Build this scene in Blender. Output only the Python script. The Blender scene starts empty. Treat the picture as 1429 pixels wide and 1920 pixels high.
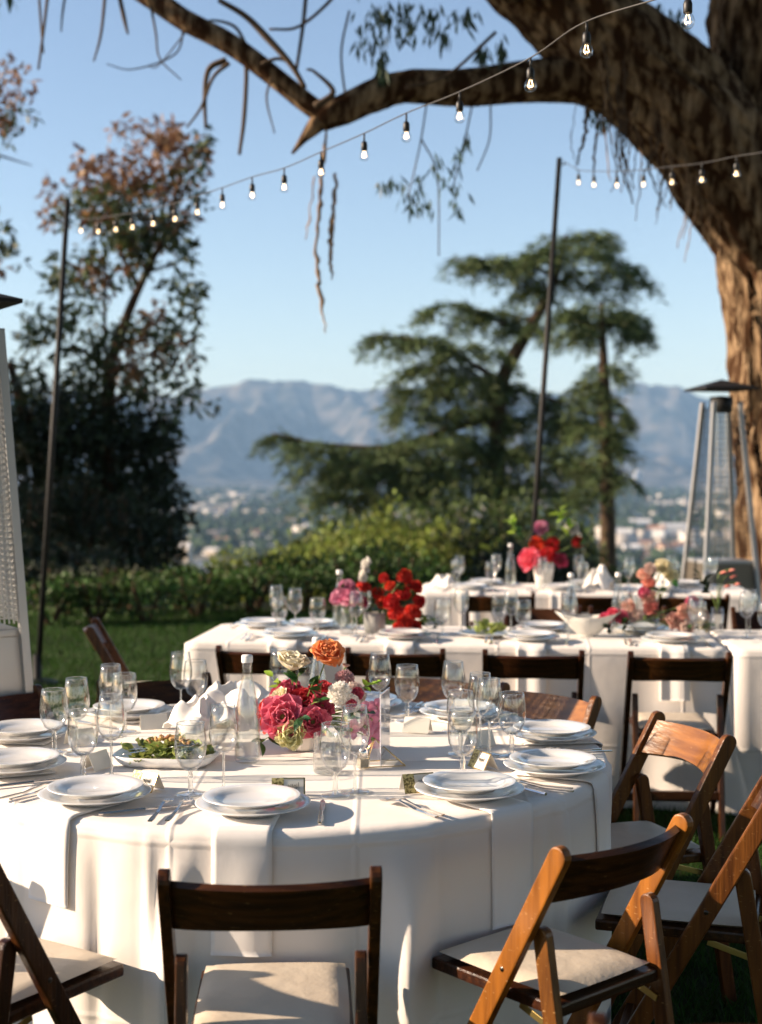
import bpy, bmesh, math, random
import numpy as np
from mathutils import Vector, Matrix, Quaternion, noise

random.seed(7)
RNG = np.random.default_rng(11)
R = math.radians
PI = math.pi
scene = bpy.context.scene
COL = scene.collection

# ------------------------------------------------------------------ camera
F_PX, IMG_W, IMG_H = 2600.0, 1429.0, 1920.0
PITCH = math.atan((960 - 877) / F_PX)
cam_d = bpy.data.cameras.new('camera')
cam = bpy.data.objects.new('camera', cam_d)
COL.objects.link(cam)
cam.location = (0, 0, 1.6)
cam.rotation_euler = (PI / 2 - PITCH, 0, 0)
cam_d.sensor_fit = 'VERTICAL'
cam_d.sensor_height = 56.0
cam_d.lens = F_PX / IMG_H * 56.0
cam_d.clip_start = 0.05
cam_d.clip_end = 40000
cam_d.dof.use_dof = True
cam_d.dof.focus_distance = 3.65
cam_d.dof.aperture_fstop = 4.2
scene.camera = cam

# ------------------------------------------------------------------ sky, sun, exposure
SUN_EL, SUN_AZ = 20.0, -90.5          # azimuth measured clockwise from +Y: the sun stands to the left
world = bpy.data.worlds.new("World")
scene.world = world
world.use_nodes = True
wn = world.node_tree
wn.nodes.clear()
w_out = wn.nodes.new('ShaderNodeOutputWorld')
w_bg = wn.nodes.new('ShaderNodeBackground')
w_sky = wn.nodes.new('ShaderNodeTexSky')
w_sky.sky_type = 'NISHITA'
w_sky.sun_disc = False
w_sky.sun_elevation = R(SUN_EL)
w_sky.sun_rotation = R(SUN_AZ)
w_sky.altitude = 150
w_sky.air_density = 1.0
w_sky.dust_density = 0.35
w_sky.ozone_density = 1.3
w_bg.inputs['Strength'].default_value = 0.074
w_tint = wn.nodes.new('ShaderNodeMix')            # the slightly rosy cast of the evening air
w_tint.data_type = 'RGBA'; w_tint.blend_type = 'MULTIPLY'
w_tint.inputs[0].default_value = 1.0
w_tint.inputs[7].default_value = (1.05, 0.99, 1.0, 1)
wn.links.new(w_sky.outputs[0], w_tint.inputs[6])
wn.links.new(w_tint.outputs[2], w_bg.inputs[0])
wn.links.new(w_bg.outputs[0], w_out.inputs['Surface'])
sun_d = bpy.data.lights.new('sun', 'SUN')
sun_d.energy = 4.9
sun_d.angle = R(0.5)
sun_d.color = (1.0, 0.795, 0.60)
sun = bpy.data.objects.new('sun', sun_d)
COL.objects.link(sun)
SUN_DIR = Vector((math.sin(R(SUN_AZ)) * math.cos(R(SUN_EL)), math.cos(R(SUN_AZ)) * math.cos(R(SUN_EL)), math.sin(R(SUN_EL))))
sun.rotation_euler = (-SUN_DIR).to_track_quat('-Z', 'Y').to_euler()
sun.location = (-30, 0, 15)
scene.view_settings.view_transform = 'Standard'
scene.view_settings.look = 'None'
scene.view_settings.gamma = 1.0
scene.view_settings.use_curve_mapping = False
scene.view_settings.exposure = 1.4
cy = scene.cycles
cy.max_bounces = 14
cy.transparent_max_bounces = 40
cy.transmission_bounces = 14
cy.glossy_bounces = 5
cy.diffuse_bounces = 4
cy.sample_clamp_indirect = 6.0
cy.use_denoising = True
cy.volume_bounces = 0

# ------------------------------------------------------------------ helpers
CA, SA = math.cos(PITCH), math.sin(PITCH)
def ray(px, py):
    u, v = (px - IMG_W / 2) / F_PX, (IMG_H / 2 - py) / F_PX
    return Vector((u, CA + v * SA, -SA + v * CA))
def atY(px, py, Y):                    # the place at distance Y seen at a spot of the photograph
    d = ray(px, py)
    return Vector((0, 0, 1.6)) + d * (Y / d.y)
def atZ(px, py, z):
    d = ray(px, py)
    return Vector((0, 0, 1.6)) + d * ((z - 1.6) / d.z)

KIDS = {}
def link(o, parent=None):
    COL.objects.link(o)
    if parent is not None:
        o.parent = parent
        KIDS.setdefault(parent.name, []).append(o)
    return o
def tag(o, label=None, cat=None, group=None, kind=None):
    if label: o['label'] = label
    if cat: o['category'] = cat
    if group: o['group'] = group
    if kind: o['kind'] = kind
    return o
def thing(name, label, cat, loc=(0, 0, 0), rz=0.0, group=None):
    o = bpy.data.objects.new(name, None)
    o.empty_display_size = 0.05
    o.location = loc
    o.rotation_euler = (0, 0, rz)
    return tag(link(o), label, cat, group)
def dup(root, loc=None, rz=None, label=None, group=None, parent=None):
    r = root.copy()
    link(r, parent)
    if loc is not None: r.location = loc
    if rz is not None: r.rotation_euler = (0, 0, rz)
    if label: r['label'] = label
    if group: r['group'] = group
    for ch in list(KIDS.get(root.name, ())):
        dup(ch, parent=r)
    return r
def mesh(name, verts, faces, mats, parent=None, smooth=True, midx=None, M=None):
    me = bpy.data.meshes.new(name)
    if M is not None:
        verts = [M @ Vector(v) for v in verts]
    me.from_pydata([tuple(v) for v in verts], [], faces)
    if not isinstance(mats, (list, tuple)): mats = [mats]
    for m in mats: me.materials.append(m)
    if midx is not None: me.polygons.foreach_set('material_index', midx)
    if smooth: me.polygons.foreach_set('use_smooth', [True] * len(me.polygons))
    me.update()
    return link(bpy.data.objects.new(name, me), parent)
def npmesh(name, verts, faces, mat, parent=None, smooth=False):
    """verts (N,3), faces (M,k) all the same size: fast"""
    verts = np.asarray(verts, np.float32); faces = np.asarray(faces, np.int32)
    k = faces.shape[1]
    me = bpy.data.meshes.new(name)
    me.vertices.add(len(verts)); me.vertices.foreach_set('co', verts.ravel())
    me.loops.add(faces.size); me.loops.foreach_set('vertex_index', faces.ravel())
    me.polygons.add(len(faces))
    me.polygons.foreach_set('loop_start', np.arange(0, faces.size, k, dtype=np.int32))
    me.polygons.foreach_set('loop_total', np.full(len(faces), k, np.int32))
    if smooth: me.polygons.foreach_set('use_smooth', np.ones(len(faces), bool))
    me.materials.append(mat)
    me.update(calc_edges=True)
    return link(bpy.data.objects.new(name, me), parent)
class MB:
    """collects shapes for one mesh"""
    def __init__(s): s.v = []; s.f = []; s.m = []
    def add(s, v, f, mi=0, M=None):
        n = len(s.v)
        s.v += [(M @ Vector(p)) if M is not None else Vector(p) for p in v]
        s.f += [tuple(i + n for i in q) for q in f]
        s.m += [mi] * len(f)
        return s
    def build(s, name, mats, parent=None, smooth=False):
        return mesh(name, s.v, s.f, mats, parent, smooth, s.m)
def box(sx, sy, sz, c=(0, 0, 0), b=0.0):
    x, y, z = sx / 2, sy / 2, sz / 2
    if b <= 0:
        v = [(i * x, j * y, k * z) for i in (-1, 1) for j in (-1, 1) for k in (-1, 1)]
        f = [(0, 1, 3, 2), (4, 6, 7, 5), (0, 4, 5, 1), (2, 3, 7, 6), (0, 2, 6, 4), (1, 5, 7, 3)]
    else:
        bm = bmesh.new()
        bmesh.ops.create_cube(bm, size=1, matrix=Matrix.Diagonal((sx, sy, sz, 1)))
        bmesh.ops.bevel(bm, geom=bm.edges[:], offset=b, segments=2, affect='EDGES', profile=0.6)
        bm.verts.index_update()
        v = [tuple(q.co) for q in bm.verts]; f = [tuple(q.index for q in p.verts) for p in bm.faces]
        bm.free()
    return [(p[0] + c[0], p[1] + c[1], p[2] + c[2]) for p in v], f
def prism_between(a, b, w, d, side=Vector((1, 0, 0)), bev=0.003, round_top=0.0):
    """bar from a to b, w along `side`, d across; optionally a rounded far end (in the d direction)"""
    a, b = Vector(a), Vector(b)
    L = (b - a).length
    pts = [(-d / 2, 0), (-d / 2, L - round_top * d / 2)]
    if round_top > 0:
        for k in range(1, 8):
            t = PI - PI * k / 8
            pts.append((d / 2 * math.cos(t), L - round_top * d / 2 + round_top * d / 2 * math.sin(t)))
    pts += [(d / 2, L - round_top * d / 2), (d / 2, 0)]
    n = len(pts)
    bm = bmesh.new()
    A = [bm.verts.new((-w / 2, p[0], p[1])) for p in pts]
    B = [bm.verts.new((w / 2, p[0], p[1])) for p in pts]
    bm.faces.new(A); bm.faces.new(list(reversed(B)))
    for i in range(n):
        bm.faces.new((A[i], B[i], B[(i + 1) % n], A[(i + 1) % n]))
    bmesh.ops.recalc_face_normals(bm, faces=bm.faces[:])
    if bev > 0:
        ed = [e for e in bm.edges if e.calc_face_angle(0) > 0.6]
        bmesh.ops.bevel(bm, geom=ed, offset=bev, segments=2, affect='EDGES', profile=0.6)
    bm.verts.index_update()
    z = (b - a).normalized(); x = Vector(side).normalized(); y = z.cross(x).normalized(); x = y.cross(z)
    M = Matrix(((x.x, y.x, z.x, a.x), (x.y, y.y, z.y, a.y), (x.z, y.z, z.z, a.z), (0, 0, 0, 1)))
    v = [M @ q.co for q in bm.verts]; f = [tuple(q.index for q in p.verts) for p in bm.faces]
    bm.free()
    return v, f
def lathe(prof, n=32, close=False):
    """prof: list of (r, z)"""
    v, f, rows = [], [], []
    for r, z in prof:
        if r < 1e-6:
            rows.append([len(v)]); v.append((0, 0, z))
        else:
            rows.append(list(range(len(v), len(v) + n)))
            v += [(r * math.cos(2 * PI * k / n), r * math.sin(2 * PI * k / n), z) for k in range(n)]
    for a, b in zip(rows, rows[1:]):
        for k in range(n):
            k2 = (k + 1) % n
            if len(a) == 1 and len(b) == 1: continue
            if len(a) == 1: f.append((a[0], b[k2], b[k]))
            elif len(b) == 1: f.append((a[k], a[k2], b[0]))
            else: f.append((a[k], a[k2], b[k2], b[k]))
    return v, f
def smooth_path(pts, rad, sub=6):
    """Catmull-Rom"""
    pts = [Vector(p) for p in pts]
    P = [pts[0] * 2 - pts[1]] + pts + [pts[-1] * 2 - pts[-2]]
    op, orr = [], []
    for i in range(1, len(P) - 2):
        for k in range(sub):
            t = k / sub
            a, b, c, d = P[i - 1], P[i], P[i + 1], P[i + 2]
            op.append(0.5 * ((2 * b) + (c - a) * t + (2 * a - 5 * b + 4 * c - d) * t * t + (3 * b - a - 3 * c + d) * t ** 3))
            orr.append(rad[i - 1] * (1 - t) + rad[i] * t)
    op.append(pts[-1]); orr.append(rad[-1])
    return op, orr
def tube(pts, rad, n=8, cap=True, flat=1.0, rough=0.0, seed=0, rscale=3.0):
    pts = [Vector(p) for p in pts]
    v, f = [], []
    up = Vector((0.31, 0.2, 0.93)).normalized()
    prev = None
    for i, p in enumerate(pts):
        t = (pts[min(i + 1, len(pts) - 1)] - pts[max(i - 1, 0)])
        if t.length < 1e-9: t = Vector((0, 0, 1))
        t.normalize()
        if prev is None:
            a = t.cross(up)
            if a.length < 1e-3: a = t.cross(Vector((1, 0, 0)))
            a.normalize()
        else:
            a = (prev - t * prev.dot(t)).normalized()
        prev = a
        b = t.cross(a)
        r = rad[i] if hasattr(rad, '__len__') else rad
        for k in range(n):
            th = 2 * PI * k / n
            d = a * math.cos(th) + b * math.sin(th) * flat
            rr = r
            if rough > 0:
                q = d * 2.2
                rr = r * (1 + rough * (noise.fractal(Vector((q.x * rscale + seed, q.y * rscale, q.z * rscale + i * 0.045)), 1.0, 2.0, 4)
                                        + 0.6 * noise.noise(p * 2.2 + Vector((seed, 0, 0)) + d)))
            v.append(p + d * rr)
    for i in range(len(pts) - 1):
        for k in range(n):
            k2 = (k + 1) % n
            f.append((i * n + k, i * n + k2, (i + 1) * n + k2, (i + 1) * n + k))
    if cap:
        f.append(tuple(reversed(range(n)))); f.append(tuple(range((len(pts) - 1) * n, len(pts) * n)))
    return v, f
def leaf_mesh(name, pos, dirs, length, width, mat, parent=None, curl=0.0, nrm=None):
    """many pointed leaves (4 corners each) as one mesh"""
    N = len(pos)
    dirs = dirs / np.maximum(np.linalg.norm(dirs, axis=1, keepdims=True), 1e-6)
    rnd = RNG.normal(size=(N, 3)) if nrm is None else nrm
    side = np.cross(dirs, rnd); side /= np.maximum(np.linalg.norm(side, axis=1, keepdims=True), 1e-6)
    L = np.asarray(length).reshape(-1, 1) * np.ones((N, 1)); W = np.asarray(width).reshape(-1, 1) * np.ones((N, 1))
    mid = pos + dirs * L * 0.45
    v = np.empty((N, 4, 3))
    v[:, 0] = pos; v[:, 1] = mid + side * W / 2; v[:, 2] = pos + dirs * L; v[:, 3] = mid - side * W / 2
    if curl: v[:, 2, 2] -= (curl * L[:, 0])
    f = np.arange(N * 4).reshape(N, 4)
    return npmesh(name, v.reshape(-1, 3), f, mat, parent)
def frame_to(loc, d, roll=0.0):
    return Matrix.Translation(loc) @ Vector(d).to_track_quat('Z', 'Y').to_matrix().to_4x4() @ Matrix.Rotation(roll, 4, 'Z')

# ------------------------------------------------------------------ materials
def nodes_of(m):
    m.use_nodes = True
    nt = m.node_tree
    return nt, nt.nodes['Principled BSDF'], nt.nodes['Material Output']
def sock(p, *names):
    for n in names:
        if n in p.inputs: return p.inputs[n]
def mat(name, c, rough=0.5, metal=0.0, c2=None, nscale=8.0, stretch=(1, 1, 1), bump=0.0, bscale=None, coat=0.0, sheen=0.0,
        island=0.0, objrand=0.0, spec=0.5, detail=6.0, lo=0.3, hi=0.7, wear=0.0, sss=0.0, transl=0.0, emit=None):
    m = bpy.data.materials.new(name)
    nt, p, out = nodes_of(m)
    N, Lk = nt.nodes, nt.links
    p.inputs['Roughness'].default_value = rough
    p.inputs['Metallic'].default_value = metal
    sock(p, 'Specular IOR Level').default_value = spec
    if coat: sock(p, 'Coat Weight').default_value = coat; sock(p, 'Coat Roughness').default_value = 0.12
    if sheen: sock(p, 'Sheen Weight').default_value = sheen
    if sss:
        sock(p, 'Subsurface Weight').default_value = sss
        sock(p, 'Subsurface Radius').default_value = (0.01, 0.005, 0.004)
        sock(p, 'Subsurface Scale').default_value = 0.5
    tc = N.new('ShaderNodeTexCoord'); mp = N.new('ShaderNodeMapping')
    mp.inputs['Scale'].default_value = stretch
    Lk.new(tc.outputs['Object'], mp.inputs[0])
    col = None
    if c2 is not None:
        nz = N.new('ShaderNodeTexNoise'); nz.inputs['Scale'].default_value = nscale; nz.inputs['Detail'].default_value = detail
        Lk.new(mp.outputs[0], nz.inputs['Vector'])
        rp = N.new('ShaderNodeValToRGB')
        rp.color_ramp.elements[0].position = lo; rp.color_ramp.elements[1].position = hi
        rp.color_ramp.elements[0].color = (*c, 1); rp.color_ramp.elements[1].color = (*c2, 1)
        Lk.new(nz.outputs['Fac'], rp.inputs[0]); col = rp.outputs[0]
    if wear and col is not None:
        m2 = N.new('ShaderNodeMapping'); m2.inputs['Scale'].default_value = (60, 60, 220); m2.inputs['Rotation'].default_value = (.5, .3, .2)
        Lk.new(tc.outputs['Object'], m2.inputs[0])
        wz = N.new('ShaderNodeTexNoise'); wz.inputs['Scale'].default_value = 1.0; wz.inputs['Detail'].default_value = 2
        Lk.new(m2.outputs[0], wz.inputs['Vector'])
        wr_ = N.new('ShaderNodeMapRange'); wr_.inputs['From Min'].default_value = .68; wr_.inputs['From Max'].default_value = .74; wr_.inputs['To Max'].default_value = wear
        Lk.new(wz.outputs[0], wr_.inputs['Value'])
        wx = N.new('ShaderNodeMix'); wx.data_type = 'RGBA'; wx.inputs[7].default_value = (0.42, 0.24, 0.10, 1)
        Lk.new(wr_.outputs[0], wx.inputs[0]); Lk.new(col, wx.inputs[6]); col = wx.outputs[2]
    if island or objrand:
        hs = N.new('ShaderNodeHueSaturation')
        if island:
            g = N.new('ShaderNodeNewGeometry'); src = g.outputs['Random Per Island']; amt = island
        else:
            g = N.new('ShaderNodeObjectInfo'); src = g.outputs['Random']; amt = objrand
        mr = N.new('ShaderNodeMapRange'); mr.inputs['To Min'].default_value = 1 - amt; mr.inputs['To Max'].default_value = 1 + amt
        Lk.new(src, mr.inputs['Value']); Lk.new(mr.outputs[0], hs.inputs['Value'])
        mr2 = N.new('ShaderNodeMapRange'); mr2.inputs['To Min'].default_value = 0.5 - amt * 0.04; mr2.inputs['To Max'].default_value = 0.5 + amt * 0.04
        Lk.new(src, mr2.inputs['Value']); Lk.new(mr2.outputs[0], hs.inputs['Hue'])
        if col is not None: Lk.new(col, hs.inputs['Color'])
        else: hs.inputs['Color'].default_value = (*c, 1)
        col = hs.outputs[0]
    if col is not None: Lk.new(col, p.inputs['Base Color'])
    else: p.inputs['Base Color'].default_value = (*c, 1)
    if bump:
        bz = N.new('ShaderNodeTexNoise'); bz.inputs['Scale'].default_value = bscale or nscale; bz.inputs['Detail'].default_value = 8
        Lk.new(mp.outputs[0], bz.inputs['Vector'])
        bp = N.new('ShaderNodeBump'); bp.inputs['Strength'].default_value = bump; bp.inputs['Distance'].default_value = 0.02
        Lk.new(bz.outputs['Fac'], bp.inputs['Height']); Lk.new(bp.outputs[0], p.inputs['Normal'])
    if transl:
        tr = N.new('ShaderNodeBsdfTranslucent'); mx = N.new('ShaderNodeMixShader'); mx.inputs[0].default_value = transl
        if col is not None: Lk.new(col, tr.inputs['Color'])
        else: tr.inputs['Color'].default_value = (*c, 1)
        Lk.new(p.outputs[0], mx.inputs[1]); Lk.new(tr.outputs[0], mx.inputs[2]); Lk.new(mx.outputs[0], out.inputs['Surface'])
    if emit:
        sock(p, 'Emission Color').default_value = (*emit[0], 1); sock(p, 'Emission Strength').default_value = emit[1]
    return m
def thin_glass(name, tint=(0.975, 0.98, 0.975), f0=0.07):
    m = bpy.data.materials.new(name); m.use_nodes = True
    nt = m.node_tree; nt.nodes.clear(); N = nt.nodes
    o = N.new('ShaderNodeOutputMaterial'); t = N.new('ShaderNodeBsdfTransparent'); g = N.new('ShaderNodeBsdfGlossy'); x = N.new('ShaderNodeMixShader')
    t.inputs[0].default_value = (*tint, 1); g.inputs['Roughness'].default_value = 0.045; g.inputs['Color'].default_value = (1, 1, 1, 1)
    lw = N.new('ShaderNodeLayerWeight'); lw.inputs['Blend'].default_value = 0.5
    pw = N.new('ShaderNodeMath'); pw.operation = 'POWER'; pw.inputs[1].default_value = 3.4
    ma = N.new('ShaderNodeMath'); ma.operation = 'MULTIPLY_ADD'; ma.inputs[1].default_value = 0.8; ma.inputs[2].default_value = f0
    tn = N.new('ShaderNodeMix'); tn.data_type = 'RGBA'; tn.inputs[6].default_value = (*tint, 1); tn.inputs[7].default_value = (.36, .37, .37, 1)
    p2 = N.new('ShaderNodeMath'); p2.operation = 'POWER'; p2.inputs[1].default_value = 3.6
    nt.links.new(lw.outputs['Facing'], p2.inputs[0]); nt.links.new(p2.outputs[0], tn.inputs[0]); nt.links.new(tn.outputs[2], t.inputs[0])
    nt.links.new(lw.outputs['Facing'], pw.inputs[0]); nt.links.new(pw.outputs[0], ma.inputs[0]); nt.links.new(ma.outputs[0], x.inputs[0])
    nt.links.new(t.outputs[0], x.inputs[1]); nt.links.new(g.outputs[0], x.inputs[2]); nt.links.new(x.outputs[0], o.inputs['Surface'])
    return m
def solid_glass(name, clear=0.45, tint=(0.98, 0.99, 0.985)):
    m = bpy.data.materials.new(name); m.use_nodes = True
    nt = m.node_tree; nt.nodes.clear()
    o = nt.nodes.new('ShaderNodeOutputMaterial'); t = nt.nodes.new('ShaderNodeBsdfTransparent'); g = nt.nodes.new('ShaderNodeBsdfGlass')
    x = nt.nodes.new('ShaderNodeMixShader'); x.inputs[0].default_value = clear
    t.inputs[0].default_value = (*tint, 1); g.inputs['Color'].default_value = (*tint, 1); g.inputs['IOR'].default_value = 1.45
    g.inputs['Roughness'].default_value = 0.01
    nt.links.new(g.outputs[0], x.inputs[1]); nt.links.new(t.outputs[0], x.inputs[2]); nt.links.new(x.outputs[0], o.inputs['Surface'])
    return m
M_ = {}
M_['cloth'] = mat('white_cloth', (0.79, 0.735, 0.68), 0.95, sheen=0.15, bump=0.10, bscale=900, spec=0.15)
M_['napkin'] = mat('napkin_linen', (0.82, 0.78, 0.74), 0.9, sheen=0.2, bump=0.12, bscale=800, spec=0.2)
def add_creases(m, pitch=.43, off=(.11, .05, .02), strength=.35):
    """pressed fold lines of stored linen and faint rumples, as fine relief"""
    nt = m.node_tree; N, Lk = nt.nodes, nt.links
    p = N['Principled BSDF']; old = p.inputs['Normal'].links[0].from_socket
    tc = N.new('ShaderNodeTexCoord'); sx = N.new('ShaderNodeSeparateXYZ'); Lk.new(tc.outputs['Object'], sx.inputs[0])
    acc = None
    for k, ax in enumerate('XYZ'):
        a1 = N.new('ShaderNodeMath'); a1.operation = 'ADD'; a1.inputs[1].default_value = off[k] + 10; Lk.new(sx.outputs[ax], a1.inputs[0])
        pp = N.new('ShaderNodeMath'); pp.operation = 'PINGPONG'; pp.inputs[1].default_value = pitch / 2; Lk.new(a1.outputs[0], pp.inputs[0])
        mr = N.new('ShaderNodeMapRange'); mr.interpolation_type = 'SMOOTHSTEP'; mr.inputs['From Max'].default_value = .012; mr.inputs['To Min'].default_value = 1; mr.inputs['To Max'].default_value = 0
        Lk.new(pp.outputs[0], mr.inputs['Value'])
        if acc is None: acc = mr.outputs[0]
        else:
            s = N.new('ShaderNodeMath'); s.operation = 'MAXIMUM'; Lk.new(acc, s.inputs[0]); Lk.new(mr.outputs[0], s.inputs[1]); acc = s.outputs[0]
    nz = N.new('ShaderNodeTexNoise'); nz.inputs['Scale'].default_value = 7; nz.inputs['Detail'].default_value = 5; Lk.new(tc.outputs['Object'], nz.inputs['Vector'])
    s = N.new('ShaderNodeMath'); s.operation = 'MULTIPLY_ADD'; s.inputs[1].default_value = 1.6; Lk.new(nz.outputs[0], s.inputs[0]); Lk.new(acc, s.inputs[2])
    b = N.new('ShaderNodeBump'); b.inputs['Strength'].default_value = strength; b.inputs['Distance'].default_value = .006
    Lk.new(s.outputs[0], b.inputs['Height']); Lk.new(old, b.inputs['Normal']); Lk.new(b.outputs[0], p.inputs['Normal'])
add_creases(M_['cloth'])
add_creases(M_['napkin'], .9, (.3, .31, .33), .25)
M_['porcelain'] = mat('porcelain', (0.80, 0.79, 0.77), 0.08, coat=0.3)
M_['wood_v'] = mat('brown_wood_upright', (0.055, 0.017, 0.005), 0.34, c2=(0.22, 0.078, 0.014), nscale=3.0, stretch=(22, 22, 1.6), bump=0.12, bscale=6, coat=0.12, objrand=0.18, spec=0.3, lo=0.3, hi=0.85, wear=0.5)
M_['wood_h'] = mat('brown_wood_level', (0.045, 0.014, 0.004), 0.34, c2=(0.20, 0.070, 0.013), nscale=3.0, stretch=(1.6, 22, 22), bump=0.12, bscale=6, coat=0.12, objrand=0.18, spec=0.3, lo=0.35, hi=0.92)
M_['wood_v_dark'] = mat('dark_wood_upright', (0.020, 0.006, 0.0022), 0.34, c2=(0.10, 0.032, 0.007), nscale=3.0, stretch=(22, 22, 1.6), bump=0.12, bscale=6, coat=0.12, objrand=0.18, spec=0.3, lo=0.35, hi=0.9, wear=0.35)  # shaded copy of the upright wood, shade put into the colour
M_['wood_h_dark'] = mat('dark_wood_level', (0.018, 0.0055, 0.002), 0.34, c2=(0.085, 0.027, 0.006), nscale=3.0, stretch=(1.6, 22, 22), bump=0.12, bscale=6, coat=0.12, objrand=0.18, spec=0.3, lo=0.35, hi=0.9, wear=0.3)  # shaded copy of the level wood, darkened to stand for shade
M_['wood_honey'] = mat('honey_wood', (0.12, 0.040, 0.008), 0.30, c2=(0.34, 0.135, 0.025), nscale=2.5, stretch=(1.2, 14, 14), bump=0.08, bscale=6, coat=0.25, spec=0.4, lo=0.3, hi=0.75, wear=0.5)  # lit copy for backrests, sunlight put into the lighter colour
M_['wood_worn'] = mat('worn_orange_wood', (0.10, 0.031, 0.005), 0.36, c2=(0.33, 0.118, 0.014), nscale=2.6, stretch=(14, 14, 1.1), bump=0.12, bscale=6, coat=0.15, spec=0.3, lo=0.25, hi=0.72, wear=0.8)  # lit copy for rails: sunlight in the orange colour, scuffs are wear
M_['vinyl'] = mat('ivory_vinyl', (0.56, 0.475, 0.37), 0.5, c2=(0.60, 0.52, 0.41), nscale=9, bump=0.25, bscale=14)
M_['brass'] = mat('old_brass', (0.55, 0.42, 0.16), 0.35, metal=1.0)
M_['gold'] = mat('gold_wire', (0.75, 0.52, 0.22), 0.25, metal=1.0)
M_['bolt'] = mat('dark_bolt', (0.07, 0.065, 0.06), 0.3, metal=1.0)
M_['silver'] = mat('polished_silver', (0.78, 0.74, 0.70), 0.14, metal=1.0)
M_['steel'] = mat('brushed_steel', (0.40, 0.40, 0.40), 0.5, metal=0.75, bump=0.05, bscale=60, stretch=(1, 1, 0.1))
M_['dark_metal'] = mat('black_painted_metal', (0.010, 0.0095, 0.009), 0.6, metal=0.0, spec=0.3)
M_['heater_box'] = mat('bronze_heater_box', (0.16, 0.135, 0.105), 0.42, metal=0.6)
M_['glass'] = thin_glass('clear_glass')
M_['glass_solid'] = solid_glass('thick_clear_glass')
M_['water'] = solid_glass('clear_water', 0.9)
M_['cap'] = mat('white_bottle_cap', (0.75, 0.74, 0.72), 0.35)
M_['paper'] = mat('card_paper', (0.78, 0.74, 0.66), 0.8)
M_['goldpaper'] = mat('gold_patterned_paper', (0.14, 0.11, 0.03), 0.5, c2=(0.62, 0.52, 0.22), nscale=160, lo=0.42, hi=0.55, detail=2)
M_['greenpaper'] = mat('green_patterned_paper', (0.30, 0.36, 0.08), 0.6, c2=(0.70, 0.72, 0.42), nscale=150, lo=0.42, hi=0.58, detail=2)
M_['ink'] = mat('dark_ink', (0.03, 0.027, 0.025), 0.7)
M_['lilac'] = mat('printed_menu', (0.60, 0.57, 0.68), 0.7, c2=(0.80, 0.78, 0.80), nscale=45)
M_['ceramic'] = mat('white_ceramic', (0.74, 0.71, 0.65), 0.35)
M_['concrete'] = mat('grey_stone_vase', (0.36, 0.34, 0.32), 0.8, c2=(0.46, 0.44, 0.41), nscale=30, bump=0.2)
M_['bark'] = mat('bark', (0.045, 0.022, 0.011), 0.95, c2=(0.39, 0.275, 0.165), nscale=3.2, stretch=(4, 4, 1.1), bump=1.0, bscale=5, spec=0.05, lo=0.44, hi=0.72)
M_['bark_dark'] = mat('dark_bark', (0.035, 0.024, 0.016), 0.95, c2=(0.10, 0.065, 0.04), nscale=3, stretch=(3, 3, 0.8), bump=0.6, spec=0.1)
M_['twig'] = mat('grey_twig', (0.09, 0.065, 0.045), 0.9, spec=0.1)
M_['bark_strip'] = mat('peeling_bark', (0.12, 0.075, 0.045), 0.9, c2=(0.40, 0.27, 0.16), nscale=5, spec=0.1)
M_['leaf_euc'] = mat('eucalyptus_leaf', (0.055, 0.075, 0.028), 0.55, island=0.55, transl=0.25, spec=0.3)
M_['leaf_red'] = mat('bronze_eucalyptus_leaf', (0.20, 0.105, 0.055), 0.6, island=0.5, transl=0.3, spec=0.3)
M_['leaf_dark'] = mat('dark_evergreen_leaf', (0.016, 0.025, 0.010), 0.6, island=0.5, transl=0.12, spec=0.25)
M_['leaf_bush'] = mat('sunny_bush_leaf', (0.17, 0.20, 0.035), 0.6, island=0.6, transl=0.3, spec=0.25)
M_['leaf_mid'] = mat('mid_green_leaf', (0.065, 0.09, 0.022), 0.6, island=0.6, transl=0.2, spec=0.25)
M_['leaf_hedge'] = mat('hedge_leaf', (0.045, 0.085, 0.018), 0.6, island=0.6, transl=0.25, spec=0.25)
M_['needle'] = mat('cedar_needle', (0.078, 0.105, 0.038), 0.7, island=0.6, transl=0.15, spec=0.2)
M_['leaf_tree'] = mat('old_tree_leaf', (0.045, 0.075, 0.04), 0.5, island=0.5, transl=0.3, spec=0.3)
M_['leaf_fl'] = mat('bouquet_leaf', (0.025, 0.075, 0.018), 0.4, objrand=0.5, transl=0.2)
M_['leaf_lime'] = mat('lime_leaf', (0.26, 0.40, 0.04), 0.5, objrand=0.2, transl=0.35)
M_['stem'] = mat('flower_stem', (0.16, 0.24, 0.05), 0.5)
M_['lettuce'] = mat('lettuce', (0.11, 0.19, 0.03), 0.5, c2=(0.50, 0.52, 0.17), nscale=30, objrand=0.3, transl=0.25)
M_['crumb'] = mat('toasted_topping', (0.45, 0.20, 0.06), 0.7, c2=(0.65, 0.42, 0.20), nscale=60, objrand=0.4)
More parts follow.
